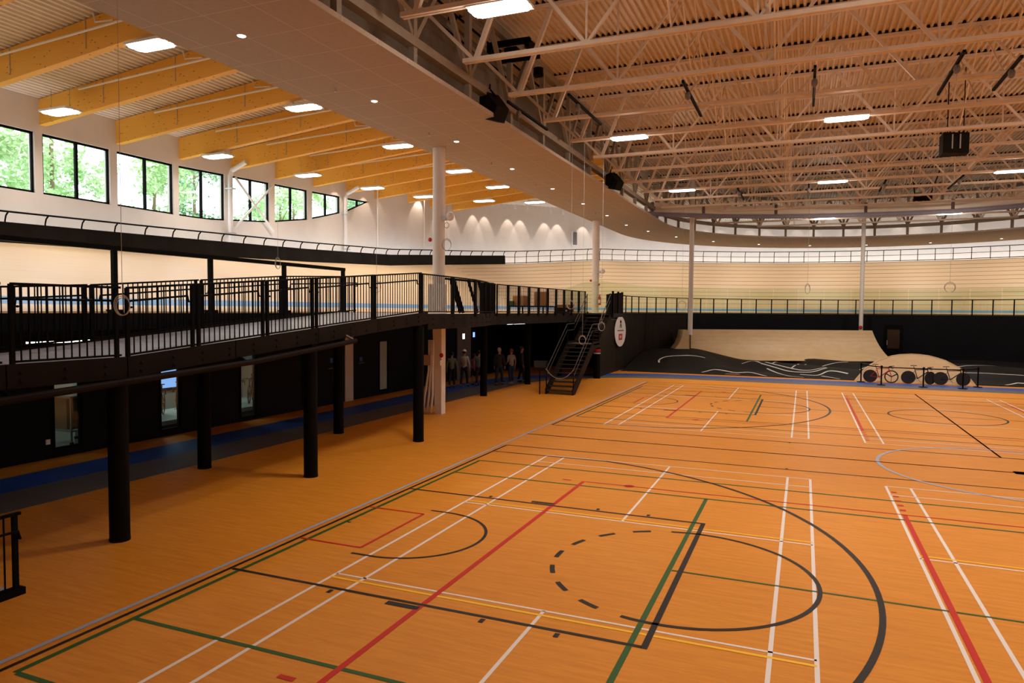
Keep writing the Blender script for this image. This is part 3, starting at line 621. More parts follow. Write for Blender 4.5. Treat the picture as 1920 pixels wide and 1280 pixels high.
def floodlight(x, y, z, label):
    t = thing('emergency_light', label, 'light', (x, y, z))
    MB().bb(x - .12, x + .05, y - .12, y + .05, z - .1, z + .05).build('bracket', 'silver', t)
    MB().sph((x + .18, y - .05, z + .02), .15, 12, 8, (1, .8, 1)).build('lamp_head', 'white_steel', t); MB().torus((x + .08, y - .1, z - .28), .09, .012, 'y').build('cable_loop', 'cable_grey', t)
floodlight(-5.65, 13.8, 6.85, 'white emergency lamp heads on the side of the thick near white column'); floodlight(-5.9, 34.65, 6.1, 'white emergency lamp on the column behind the stairs')
t = thing('fire_extinguisher', 'red fire extinguisher hanging on the white column behind the stairs', 'fire extinguisher', (-5.78, 34.5, 4.0))
MB().cyl((-5.85, 34.42), .085, 4.02, 4.5, 16).sph((-5.85, 34.42, 4.5), .085, 12, 8).build('cylinder', 'red_paint', t); MB().cyl((-5.85, 34.42), .03, 4.55, 4.66, 8).bar((-5.85, 34.42, 4.64), (-5.75, 34.36, 4.66), .03).build('valve', 'black_steel', t); MB().bb(-5.91, -5.79, 34.325, 34.345, 4.15, 4.35).build('sign_label', 'sign_white', t)
for (x, y, z, lb) in ((-6.48, 34.6, 5.55, 'small red round alarm on the left of the column behind the stairs'), (-5.92, 34.5, 5.3, 'small red alarm box on the right of the column behind the stairs'), (-6.25, 13.75, 6.1, 'dark red round siren on the left of the thick white column')):
    t = thing('fire_alarm', lb, 'alarm', (x, y, z)); MB().sph((x, y, z), .075, 12, 8, (1, .6, 1)).build('dome', 'red_paint', t); MB().bb(x - .05, x + .05, y, y + .1, z - .05, z + .05).build('back_box', 'white_frame', t)
t = thing('fire_alarm', 'dark red round alarm on the farthest slim white column', 'alarm', (9.72, 49.1, 2.6)); MB().sph((9.72, 49.12, 2.6), .13, 12, 8, (1, .4, 1)).build('dome', 'red_paint', t)

# ================================================================= railings with balusters
BAL = {}
def railing(name, label, p, q, h=1.1, sp=.115, handrail=True, parts=True, side=1, group=None, base_gap=.0, posts=(1, 1), pitchbase=0.06):
    p, q = Vector(p), Vector(q); d = q - p; L = math.hypot(d.x, d.y); az = math.atan2(d.y, d.x)
    t = thing(name, label, 'railing', tuple(p), az, group); sl = d.z / L
    def mk(b, nm, m='black_steel'): o = b.build(nm, m); o.parent = t; return o
    key = 'post'
    if posts[0]: mk(MB().box((0, 0, h / 2 - .05), (.055, .05, h + .1)), 'post')
    if posts[1]: mk(MB().box((L - .11, 0, h / 2 - .05 + sl * (L - .11)), (.055, .05, h + .1)), 'post')
    mk(MB().bar((0, 0, h), (L - .04, 0, h + sl * L), .05, .035), 'top_rail'); mk(MB().bar((0, 0, pitchbase), (L - .04, 0, pitchbase + sl * L), .04, .03), 'bottom_rail')
    if handrail:
        o_ = .09 * side
        mk(MB().tube([(.1, o_ * .2, h - .30), (.1, o_, h - .30), (.12, o_, h - .20), (L - .12, o_, h - .20 + sl * L), (L - .1, o_, h - .30 + sl * L), (L - .1, o_ * .2, h - .30 + sl * L)], .018, 6), 'handrail')
    if parts:
        hk = round(h, 2)
        n = int((L - .08) / sp); b0 = None
        for i in range(1, n + 1):
            x = i * L / (n + 1)
            if b0 is None:
                if hk not in BAL: BAL[hk] = mk(MB().box((0, 0, (h + pitchbase) / 2), (.016, .016, h - pitchbase)), 'baluster'); b0 = BAL[hk]; b0.location = (x, 0, sl * x); continue
                b0 = BAL[hk]
            share(b0, t, (x, 0, sl * x))
    return t
# ramp beside the wall: landing (z 2.86) -> slope -> top landing (z 3.58)
RZ = lambda y: 2.86 if y < -.1 else min(3.56, 2.86 + (y + .1) * .0775)
ramp = thing('access_ramp', 'long dark steel access ramp climbing from the left to the upper deck', 'ramp', (-5.3, -.2, 2.86))
ramp['kind'] = 'structure'
seg = [-9.0, -1.95, -.15, 2.1, 4.5, 6.8, 9.3]
b = MB()
for y0, y1 in ((-9, -.1), (-.1, 9.3)): b.prism([(-6.9, y0, RZ(y0)), (-6.9, y1, RZ(y1)), (-6.9, y1, RZ(y1) - .08), (-6.9, y0, RZ(y0) - .08)], (3.05, 0, 0))
b.build('ramp_surface', 'grey_ramp_deck', ramp)
for x in (-3.86, -6.93):
    for y0, y1 in zip(seg, seg[1:]):
        MB().prism([(x, y0 + .01, RZ(y0 + .01) + .03), (x, y1 - .01, RZ(y1) + .03), (x, y1 - .01, RZ(y1) - .30), (x, y0 + .01, RZ(y0 + .01) - .30)], (.05, 0, 0)).build('side_plate', 'brown_steel', ramp)
bt = MB().sph((0, 0, 0), .028, 8, 4, (.5, 1, 1)); b0 = None
for i in range(22):
    y = -3 + i * .62
    if y > 9: break
    for dz in (-.09, -.21):
        if b0 is None: b0 = bt.build('bolt', 'brown_steel'); b0.parent = ramp; b0.location = Vector((-3.80, y, RZ(y) + dz)) - ramp.location
        else: share(b0, ramp, Vector((-3.80, y, RZ(y) + dz)) - ramp.location)
for y in (-.21, 4.42, 8.9): MB().bar((-6.9, y, RZ(y) - .3), (-3.85, y, RZ(y) - .3), .2, .2).build('cross_beam', 'black_steel', ramp)
top = thing('upper_landing', 'dark steel landing plate joining the ramp to the upper deck with rows of bolts', 'landing', (-5.5, 11, 3.5))
MB().bb(-7.1, -4.12, 9.35, 11.9, 3.42, 3.535).build('floor_plate', 'grey_ramp_deck', top)
pts_ = [(-3.81, 9.3), (-3.88, 12), (-4.22, 14), (-4.72, 15.6), (-4.93, 16.6), (-4.7, 23), (-4.48, 27.2)]
b0 = None
for p, q in zip(pts_, pts_[1:]):
    L = math.dist(p, q); n = int(L / .6)
    for i in range(n):
        x = p[0] + (q[0] - p[0]) * (i + .5) / n; y = p[1] + (q[1] - p[1]) * (i + .5) / n
        for z in (3.40, 3.24):
            if b0 is None: b0 = bt.build('bolt', 'brown_steel'); b0.parent = top; b0.location = Vector((x, y, z)) - top.location
            else: share(b0, top, Vector((x, y, z)) - top.location)
# near-side railings of the ramp
for i, (y0, y1) in enumerate(((-5.5, -3.75), (-3.7, -1.95), (-1.85, -.2), (-.12, 1.25), (1.27, 2.95), (2.97, 4.45), (4.47, 6.7), (6.72, 9.0))):
    railing('ramp_railing', 'black baluster railing on the near edge of the ramp, %s section from the left' % ORD[i], (-3.84, y0, RZ(y0)), (-3.84, y1, RZ(y1)), side=1, group='near ramp railing sections')
for i, (y0, y1) in enumerate(((-5.2, -3.2), (-3.1, -.9), (-.8, 1.5), (1.55, 4.2), (4.25, 7.0), (7.05, 10.3))):
    railing('ramp_railing', 'black baluster railing on the far edge of the ramp, %s section from the left' % ORD[i], (-6.9, y0, RZ(y0)), (-6.9, y1, RZ(y1)), side=-1, group='far ramp railing sections')
rr = [(-3.84, 9.02), (-3.9, 11.0), (-4.05, 12.9), (-4.4, 14.4), (-4.78, 15.6), (-4.95, 16.5)]
for i, (p, q) in enumerate(zip(rr, rr[1:])): railing('deck_railing', 'black baluster railing around the curved landing by the white column, %s section from the left' % ORD[i], (*p, 3.54), (*q, 3.54), handrail=False, group='landing railing sections')
rr = [(-4.95 + .045 * (k), 16.64 + 1.03 * k) for k in range(11)]
for i, (p, q) in enumerate(zip(rr, rr[1:])): railing('deck_railing', 'black railing on the deck edge left of the stairs, %s section from the left' % ORD[i], (*p, 3.54), (*q, 3.54), handrail=False, sp=.13, group='deck railing sections before the stairs')
# railing round the bend: posts and top rail only
P = [(-4.1, 30.3), (-4.33, 31.4), (-4.5, 32.6), (-4.58, 33.8), (-4.6, 35.0)]
th = math.radians(0)
arc = [(10.6 + 15.2 * math.cos(PI - a / 15.2), 35.5 + 15.2 * math.sin(PI - a / 15.2)) for a in [1.23 * k + .6 for k in range(38)]]
P += arc
br = thing('deck_railing', 'long black post railing on top of the curved dark wall in the bend', 'railing', (*P[0], 3.52))
MB().tube([(x, y, 4.62) for x, y in P], .028, 6).build('top_rail', 'black_steel', br)
MB().tube([(x, y, 3.58) for x, y in P], .022, 6).build('bottom_rail', 'black_steel', br)
p0 = MB().box((0, 0, .55), (.07, .05, 1.1)).build('post', 'black_steel'); p0.parent = br; p0.location = (0, 0, 0)
for (x, y), (x2, y2) in zip(P[1:], P[2:] + [P[-2]]): share(p0, br, Vector((x, y, 3.52)) - br.location, (0, 0, math.atan2(y2 - y, x2 - x)))
# tall glass screen behind it
gl = thing('glass_screen', 'tall pale green glass screen standing behind the railing in the bend', 'glass screen', (-4.7, 32, 3.5))
gp = [(-5.6, 26.5), (-5.4, 29.3), (-5.0, 31.5)] + [(10.6 + 15.45 * math.cos(PI - a / 15.45), 35.5 + 15.45 * math.sin(PI - a / 15.45)) for a in [1.9 * k for k in range(25)]]
for i, (p, q) in enumerate(zip(gp, gp[1:])):
    h = (1.25, 1.7, 1.9)[min(i, 2)]; h2 = (1.7, 1.9, 1.9)[min(i, 2)]
    dx, dy = (q[0] - p[0]) * .01, (q[1] - p[1]) * .01; px_, py_, qx, qy = p[0] + dx, p[1] + dy, q[0] - dx, q[1] - dy
    nn = Vector((-(q[1] - p[1]), q[0] - p[0], 0)).normalized() * .012
    MB().prism([(px_, py_, 3.52), (qx, qy, 3.52), (qx, qy, 3.5 + h2), (px_, py_, 3.5 + h)], nn).build('glass_pane', 'green_glass', gl)
# lower ramp railing at the left frame edge
railing('floor_railing', 'black baluster railing end standing on the orange floor at the lower left', (-3.3, -7.5, .02), (-3.25, -2.13, .02), h=1.02, side=-1, sp=.12)
t = thing('low_ramp', 'low dark steel ramp edge on the floor at the lower left', 'ramp', (-3.9, -5, 0)); MB().bb(-5.8, -3.34, -8, -2.3, .01, .10).build('surface', 'grey_ramp_deck', t); MB().bb(-3.34, -3.2, -8, -2.15, .0, .09).build('curb', 'black_steel', t)
t = thing('guide_pipe', 'round dark pipe running along below the ramp edge', 'pipe', (-3.6, -6, 2.4)); MB().tube([(-3.62, -8, 2.30), (-3.62, -2.13, 2.44), (-3.62, 2.4, 2.66), (-3.62, 5.6, 2.93)], .055, 10).build('tube', 'brown_steel', t)
for y, z in ((-2.0, 2.5), (2.2, 2.7), (5.5, 3.0)): MB().bar((-3.62, y, z - .05), (-3.84, y, z + .05), .05).build('bracket', 'silver' if y > 5 else 'black_steel', t)

# ================================================================= staircase
st = thing('staircase', 'black open steel staircase with two flights up to the deck', 'staircase', (-3.9, 21.0, 0))
X0, X1 = -4.52, -3.24
steps = [(21.0 + .26 * i, .175 * (i + 1)) for i in range(12)]; steps2 = [(25.05 + .26 * i, 2.1 + .175 * (i + 1)) for i in range(8)]
for (y, z) in steps + steps2:
    tr = MB().bb(X0 + .05, X1 - .05, y, y + .29, z - .05, z).build('tread', 'black_steel', st); MB().bb(X0 + .06, X1 - .06, y - .012, y + .02, z - .035, z + .004).build('nosing', 'cable_dark' if 'cable_dark' in MATS else mat('cable_dark', (.045, .04, .038), .6), tr)
MB().bb(X0, X1, 24.1, 25.1, 2.03, 2.1).build('landing', 'panel_grey', st)
for x in (X0, X1 - .05):
    MB().prism([(x, 20.95, 0), (x, 21.25, 0), (x, 24.25, 1.85), (x, 25.2, 1.9), (x, 27.35, 3.30), (x, 27.35, 3.62), (x, 25.0, 2.2), (x, 24.0, 2.2), (x, 20.95, .25)], (.05, 0, 0)).build('stringer', 'brown_steel', st)
    xx = x + .02 if x < -4 else x + .03; s1 = .175 / .26
    for hh, rr_ in ((.92, .022), (.62, .014)):
        MB().tube([(xx, 21.0, hh + .15), (xx, 23.9, hh + 2.1), (xx, 25.0, hh + 2.12), (xx, 27.2, hh + 3.6)], rr_, 8).build('handrail', 'cable_dark', st)
    for y, z in ((21.05, 0), (23.95, 2.05), (25.0, 2.1), (27.15, 3.4)): MB().bar((xx, y, z), (xx, y, z + 1.12), .04).build('post', 'black_steel', st)
t = thing('stair_rope', 'pale rope slung across the foot of the stairs', 'rope', (-3.9, 20.9, .7)); MB().tube([(X0 + .02 + (X1 - X0) * i / 12, 20.93, 1.12 - .42 * (1 - ((i - 6) / 6) ** 2) - .0 * i) for i in range(13)], .012, 6).build('rope', 'cable_grey', t)
t = thing('handrail_post', 'thin black post on the floor left of the stairs', 'post', (-4.7, 20.75, 0)); MB().bb(-4.72, -4.68, 20.73, 20.77, 0, 1.05).bar((-4.7, 20.75, 1.04), (-4.55, 20.95, 1.06), .03).build('shaft', 'black_steel', t)
t = thing('guard_wall', 'black solid guard panel at the right of the stair head', 'panel', (-3.3, 28.6, 3.52)); MB().prism([(-3.95, 28.9, 3.54), (-3.2, 29.4, 3.54), (-3.2, 29.4, 4.66), (-3.95, 28.9, 4.55)], (.02, -.05, 0)).build('sheet', 'black_board', t)
for x, y in ((-3.2, 29.4), (-3.22, 28.6), (-3.2, 27.4)): MB().bb(x - .05, x + .05, y - .05, y + .05, 3.53, 4.68).build('post', 'black_steel', t)
t['label'] = 'black solid guard panel and posts at the right of the stair head'
# oval sign on the brown curved wall
sg = thing('club_sign', 'white round sign with black figure and red emblem on the wall beside the stairs', 'sign', (-4.55, 34.3, 2.4))
ca, sa = math.cos(math.radians(83)), math.sin(math.radians(83)); ux = (ca, sa); nx_ = (sa, -ca)
def onsign(u, z, o): return (-4.44 + ux[0] * u + nx_[0] * o, 34.05 + ux[1] * u + nx_[1] * o, 2.42 + z)
b = MB(); b.prism([onsign(.92 * math.cos(2 * PI * i / 40), .92 * math.sin(2 * PI * i / 40), 0) for i in range(40)], (nx_[0] * .03, nx_[1] * .03, 0)).build('disc', 'sign_white', sg)
def onrect(u0, u1, z0, z1, m, nm, o=.034): return MB().prism([onsign(u0, z0, o), onsign(u1, z0, o), onsign(u1, z1, o), onsign(u0, z1, o)], (nx_[0] * .006, nx_[1] * .006, 0)).build(nm, m, sg)
onrect(-.3, .3, -.52, -.14, 'red_paint', 'red_emblem'); onrect(-.06, .06, -.42, -.24, 'sign_white', 'white_mark', .042); onrect(-.14, .14, -.36, -.30, 'sign_white', 'white_mark', .042)
onrect(-.5, .5, .02, .09, 'panel_grey', 'grey_lettering')
b = MB(); b.prism([onsign(*p, .034) for p in ((-.15, .2), (-.05, .24), (.0, .38), (.12, .2), (.2, .22), (.08, .48), (.16, .6), (-.02, .72), (-.12, .58), (-.02, .5), (-.08, .36))], (nx_[0] * .006, nx_[1] * .006, 0)).build('black_figure', 'black_steel', sg)
t = thing('wall_notice', 'white notice with dark picture on the black wall behind the stairs', 'sign', (-7.3, 36.2, 2.2))
MB().bb(-6.75, -6.3, 36.2, 36.25, 1.95, 2.38).bb(-6.58, -6.4, 36.2, 36.25, 2.38, 2.56).build('sheet', 'sign_white', t); MB().bb(-6.66, -6.44, 36.18, 36.2, 2.02, 2.30).build('picture', 'black_wall', t)
t = thing('white_crate', 'low white box against the dark wall behind the people', 'box', (-9.8, 34.5, 0)); MB().bb(-10.15, -9.35, 34.4, 34.8, 0, .38).build('body', 'sign_white', t); MB().bb(-10.17, -9.33, 34.38, 34.82, .38, .42).build('lid', 'sign_white', t)
t = thing('wall_outlet', 'small white outlet low on the black wall beside the nearest lower window', 'outlet', (-10.78, 3.24, .42)); MB().bb(-10.8, -10.77, 3.19, 3.29, .36, .48).build('plate', 'sign_white', t)
def wallsign(y, z, name, label, up):
    t = thing(name, label, 'sign', (-10.79, y, z)); MB().bb(-10.8, -10.785, y - .1, y + .08, z - .08 + up, z + .1 + up).build('blue_symbol', 'blue_paint', t)
    for i in range(4): MB().bb(-10.8, -10.785, y - .16 + .1 * i, y - .1 + .1 * i, z - .2 - up, z - .16 - up).build('letter', 'panel_grey', t)
wallsign(14.2, 1.62, 'wall_lettering', 'small blue symbol and pale lettering on the black wall left of the pale panel', .06); wallsign(16.15, 1.62, 'wall_lettering', 'small blue symbol and pale lettering on the black wall before the frosted door', -.02)

# ================================================================= frame and boxes on the deck, hanging coils
sf = thing('leaning_frame', 'black steel frame with slanted legs standing behind the landing railing', 'frame', (-6.1, 15.4, 3.54))
MB().bar((-6.55, 14.7, 4.82), (-5.45, 16.2, 4.72), .07).build('top_bar', 'black_steel', sf)
for i in range(5):
    f = (.02, .33, .40, .72, .95)[i]; x, y = -6.55 + 1.1 * f, 14.7 + 1.5 * f; MB().bar((x, y, 4.78), (x + .34, y + .12, 3.54), .10, .05).build('leg', 'black_steel', sf)
t = thing('guard_post', 'thick dark post with hanging cable on the deck edge right of the slanted frame', 'post', (-5.35, 16.6, 3.5)); MB().bb(-5.6, -5.1, 16.45, 16.7, 3.5, 4.7).build('shaft', 'black_board', t)
def carton(name, lb, x0, x1, y0, y1, z0, z1, m, c='box'):
    t = thing(name, lb, c, ((x0 + x1) / 2, (y0 + y1) / 2, z0)); MB().bb(x0, x1, y0, y1, z0, z1).build('body', m, t); MB().bb(x0 - .01, x1 + .01, (y0 + y1) / 2 - .04, (y0 + y1) / 2 + .04, z1, z1 + .006).build('tape', 'tan_metal', t)
t = thing('storage_table', 'low dark table holding boxes behind the deck railing', 'table', (-5.8, 24, 3.5)); MB().bb(-7.2, -5.3, 22.9, 24.8, 3.82, 3.88).build('table_top', 'black_board', t)
for x in (-7.1, -5.4):
    for y in (23.0, 24.7): MB().bb(x - .03, x + .03, y - .03, y + .03, 3.5, 3.82).build('leg', 'black_steel', t)
carton('cardboard_box', 'tall brown cardboard box on the left of the deck table', -7.0, -6.45, 23.1, 23.7, 3.88, 4.35, 'box_card'); carton('cardboard_box', 'brown cardboard box leaning high on the deck table, centre', -6.2, -5.6, 23.9, 24.4, 3.88, 4.55, 'box_card')
carton('green_crate', 'dark green crate beside the tall cardboard box', -7.15, -6.9, 22.95, 23.08, 3.88, 4.1, 'green_box', 'crate'); carton('cardboard_box', 'flat brown cardboard box on the deck right of the table', -5.6, -4.9, 25.3, 26.2, 3.5, 3.95, 'box_card')
t = thing('equipment_case', 'long black equipment case on the deck left of the stair head', 'case', (-5.3, 26.0, 3.5)); MB().bb(-5.2, -4.8, 24.0, 25.2, 3.5, 3.8).build('body', 'black_board', t); MB().bb(-4.8, -4.78, 24.5, 24.7, 3.62, 3.7).build('white_tag', 'sign_white', t)
COILS = [((-3.27, -.65, 3.69), .15, .10, 11, 'coiled cable hanging in front of the ramp railing at the left'), ((-9.39, 9.66, 5.08), .18, .08, 9.4, 'coiled cable hanging before the black kick board of the near straight'), ((-7.08, 11.67, 4.4), .2, .15, 9.4, 'coiled cable hanging at the top of the ramp railing'),
         ((-5.3, 13.2, 5.86), .2, .16, 9.25, 'coiled cable hanging in front of the thick white column'), ((-2.42, 17.93, 3.89), .17, .15, 12.5, 'coiled cable hanging in front of the deck boxes'), ((-1.3, 18.35, 3.06), .17, .13, 12.5, 'coiled cable hanging before the upper flight of stairs'),
         ((-1.68, 17.09, 2.58), .17, .13, 12.5, 'coiled cable hanging before the stair landing'), ((1.06, 22.63, 3.93), .19, .18, 12.5, 'coiled cable hanging left of the second slim white column base'), ((5.99, 21.46, 4.57), .2, .09, 12.5, 'coiled cable hanging before the bend, seen edge on'), ((11.05, 23.57, 4.67), .2, .19, 12.5, 'round coiled cable hanging before the bend, farthest right')]
for (c, rz_, rx, zt, lb) in COILS:
    t = thing('cable_coil', lb, 'cable', c, group=None)
    ang = math.atan2(c[1] + 7.9, c[0] - 5.9) - PI / 2
    b = MB()
    for k in range(3):
        rr_ = 1 - .07 * k
        b.tube([(c[0] + rx * rr_ * math.cos(a) * math.cos(ang), c[1] + rx * rr_ * math.cos(a) * math.sin(ang) + .012 * (k - 1), c[2] - rz_ * .06 * k + rz_ * rr_ * math.sin(a)) for a in [2 * PI * i / 24 for i in range(24)]], .0065, 5, closed=True)
    b.build('coil', 'cable_grey', t, smooth=True); MB().tube([(c[0], c[1], c[2] + rz_ * .9), (c[0], c[1], zt)], .0045, 4).build('cord', 'cable_grey', t)

# ================================================================= pump track and plywood ramps
SS = lambda t: (lambda q: q * q * (3 - 2 * q))(max(0.0, min(1.0, t)))
def ph(x, y):
    b = 1.05 * SS((y - 34.6) / 5.5) * SS((2.5 - x) / 4.0)
    return b + (.22 * (1 + math.sin(.8 * x + .9 * y))) * SS((y - 34.4) / 2.0) * SS((x + 1) / 4) + .03
b = MB(); nx_n, ny_n = 90, 44
for i in range(nx_n + 1):
    x = -4.42 + 30.0 * i / nx_n; dy = math.sqrt(max(0.2, 15.08 ** 2 - (x - 10.6) ** 2)); ye = 35.5 + dy if x > -4.4 else 36
    for j in range(ny_n + 1): y = 34.15 + (ye - 34.15) * j / ny_n; b.v.append((x, y, ph(x, y)))
for i in range(nx_n):
    for j in range(ny_n): a = i * (ny_n + 1) + j; b.f.append((a, a + ny_n + 1, a + ny_n + 2, a + 1))
x0 = len(b.v)
for i in range(nx_n + 1): x = -4.42 + 30.0 * i / nx_n; b.v.append((x, 34.15, 0.0))
for i in range(nx_n): b.f.append((i * (ny_n + 1), (i + 1) * (ny_n + 1), x0 + i + 1, x0 + i))
pt = b.build('pump_track', 'asphalt', smooth=True); tag(pt, 'dark rolling pump track surface with humps and white lines in the far bend', 'pump track')
LINES = [[(-2.55, 36.79), (-2.64, 37.27), (-2.43, 37.79), (-1.97, 38.08), (-1.32, 38.26), (-0.68, 38.56), (0.03, 38.81)], [(0.35, 34.89), (0.86, 35.49), (1.27, 35.44), (2.23, 34.95), (3.02, 35.15), (3.47, 34.92), (4.03, 34.3)], [(2.21, 40.09), (2.87, 40.64), (3.35, 39.76)], [(3.39, 39.58), (4.21, 38.26), (5.16, 36.79), (6.04, 36.18), (6.6, 36.16), (7.2, 36.62)], [(3.85, 38.07), (4.59, 36.35), (5.2, 34.82), (5.96, 34.3)], [(3.67, 39.83), (4.51, 38.48), (5.6, 36.95), (6.32, 36.47), (7.15, 36.82)],
         [(4.14, 39.28), (4.6, 41.0), (5.37, 42.4), (6.11, 43.05)], [(5.27, 37.46), (6.38, 40.93), (7.02, 42.0), (7.97, 42.53), (8.6, 42.43)], [(5.76, 35.8), (6.6, 35.4), (7.16, 35.91), (7.57, 35.89), (8.24, 35.48)], [(6.87, 35.22), (7.41, 34.8), (7.78, 34.3)], [(7.48, 37.19), (8.54, 39.16), (9.4, 40.48), (10.5, 41), (12.5, 41.5), (14.5, 43), (16.5, 43), (19, 42)], [(14.19, 37.12), (15.05, 36.69), (15.79, 36.25), (17.5, 36)], [(15.44, 34.59), (15.99, 35.05), (16.29, 35.05), (17.5, 34.8)]]
for Lp in LINES:
    pts = []
    for i in range(len(Lp) - 1):
        p0_, p1_, p2_, p3_ = Lp[max(i - 1, 0)], Lp[i], Lp[i + 1], Lp[min(i + 2, len(Lp) - 1)]
        for k in range(5):
            t = k / 5; pts.append(tuple(.5 * ((2 * p1_[c]) + (p2_[c] - p0_[c]) * t + (2 * p0_[c] - 5 * p1_[c] + 4 * p2_[c] - p3_[c]) * t * t + (3 * p1_[c] - p0_[c] - 3 * p2_[c] + p3_[c]) * t ** 3) for c in (0, 1)))
    pts.append(Lp[-1]); b = MB(); w = .055
    for p, q in zip(pts, pts[1:]):
        d = Vector((q[0] - p[0], q[1] - p[1])); 
        if d.length < 1e-4: continue
        nn = Vector((-d.y, d.x)).normalized() * w
        def P3(x, y): return (x, y, ph(x, y) + .012)
        b.quad(P3(p[0] + nn.x, p[1] + nn.y), P3(q[0] + nn.x, q[1] + nn.y), P3(q[0] - nn.x, q[1] - nn.y), P3(p[0] - nn.x, p[1] - nn.y))
    b.build('white_line', 'white_paint', pt)
for x, y in ((1.7, 34.35), (7.3, 38.2)): MB().prism([(x, y, ph(x, y) + .012), (x + .9, y + .1, ph(x + .9, y + .1) + .012), (x + .7, y + .3, ph(x + .7, y + .3) + .012), (x + .1, y + .25, ph(x + .1, y + .25) + .012)], (0, 0, .004)).build('red_mark', mat('pink_paint', (.55, .25, .2), .6), pt)
# long plywood quarter pipe
dirx = Vector((.923, .385, 0)).normalized(); back = Vector((-.385, .923, 0)).normalized()
def rp_(u, o, z): p = Vector((-1.5, 42.1, 0)) + dirx * u + back * o; return (p.x, p.y, z)
qp = thing('quarter_pipe', 'long pale plywood quarter pipe wall behind the pump track', 'ramp', rp_(6, 0, .3))
pr = [(1.35 * (1 - math.cos(a)) if False else 1.35 - 1.35 * math.cos(0) * (1 - math.sin(a)) , 0) for a in (0,)]
prof = []
for i in range(13):
    a = (PI / 2.25) * i / 12; prof.append((-1.2 + 2.3 * math.sin(a) , .35 + 2.9 * (1 - math.cos(a)) * .86))
zt_ = prof[-1][1]; prof = [(o, .35 + (z - .35) * (2.40 - .35) / (zt_ - .35)) for o, z in prof]
def cut(z): return 13.35 + .62 * (2.4 - z) / 2.05
b = MB()
for (o0, z0), (o1, z1) in zip(prof, prof[1:]): b.quad(rp_(0, o0, z0), rp_(cut(z0), o0, z0), rp_(cut(z1), o1, z1), rp_(0, o1, z1))
b.build('curved_face', 'ramp_plywood', qp)
o1 = prof[-1][0]
MB().poly([rp_(0, o1, 2.4), rp_(13.35, o1, 2.4), rp_(13.35, o1 + .12, 2.4), rp_(0, o1 + .12, 2.4)]).build('top_deck', 'ramp_plywood', qp)
for u in (0, 13.35): MB().poly([rp_(u if u == 0 else cut(z), o, z) for o, z in prof] + [rp_(u, o1 + .12, 2.4), rp_(u, o1 + .12, .2), rp_(u, -1.2, .2)]).build('side_sheet', 'black_board', qp)
MB().quad(rp_(0, o1 + .12, .2), rp_(13.35, o1 + .12, .2), rp_(13.35, o1 + .12, 2.4), rp_(0, o1 + .12, 2.4)).build('back_sheet', 'black_board', qp)
q2 = thing('quarter_pipe', 'small concave plywood ramp end at the left of the long quarter pipe', 'ramp', (-2.2, 42.6, .8))
pp = [(-1.42, .75), (-1.22, .95), (-1.02, 1.18), (-.82, 1.47), (-.66, 1.85), (-.56, 2.38), (-.1, 2.38), (-.06, .5), (-1.0, .5)]
MB().prism([rp_(u, -.6 + (0 if i < 6 else .0), z) for i, (u, z) in enumerate(pp)], tuple(back * 1.4)).build('curved_face', 'ramp_plywood', q2)
MB().prism([rp_(-.09, -.62, .5), rp_(-.03, -.62, .5), rp_(-.05, -.62, 2.42), rp_(-.11, -.62, 2.42)], tuple(back * 1.45)).build('edge_strip', 'black_board', q2)
# arched plywood panel behind the bicycles
ar = thing('arched_panel', 'arched pale plywood panel standing behind the three bicycles', 'panel', (11.2, 34.0, 0))
pts = [(8.51, 0), (8.73, .28), (8.98, .62), (9.3, .90), (9.6, 1.09), (9.93, 1.24), (10.3, 1.37), (10.67, 1.45), (11.21, 1.49), (11.6, 1.48), (12.01, 1.43), (12.4, 1.33), (12.73, 1.22), (13.4, .84), (13.69, .47), (14.01, 0)]
MB().prism([(x, 33.88 + .45 * z, z) for x, z in pts], (0, .12, 0)).build('sheet', 'ramp_plywood', ar)
b = MB()
for p, q in zip(pts, pts[1:]): b.bar((p[0], 33.94 + .45 * p[1], p[1]), (q[0], 33.94 + .45 * q[1], q[1]), .16, .03)
b.build('edge_band', 'ramp_plywood', ar)
# barrier
br = thing('post_barrier', 'black post barrier with a rail in front of the three bicycles', 'barrier', (11.2, 32.4, 0))
bp = [(8.75, 33.35), (9.58, 31.97), (11.41, 31.78), (13.09, 31.83), (13.94, 33.04)]
for x, y in bp: o = MB().cyl((x, y), .035, .02, .95, 12).build('post', 'black_steel', br); MB().cyl((x, y), .2, 0, .03, 20).cyl((x, y), .2, .03, .045, 20, .08).build('foot_plate', 'black_steel', o); MB().cyl((x, y), .05, .88, 1.0, 12).build('cap', 'black_steel', o)
for p, q in zip(bp, bp[1:]): MB().bar((*p, .92), (*q, .92), .03, .05).build('belt', 'black_steel', br)

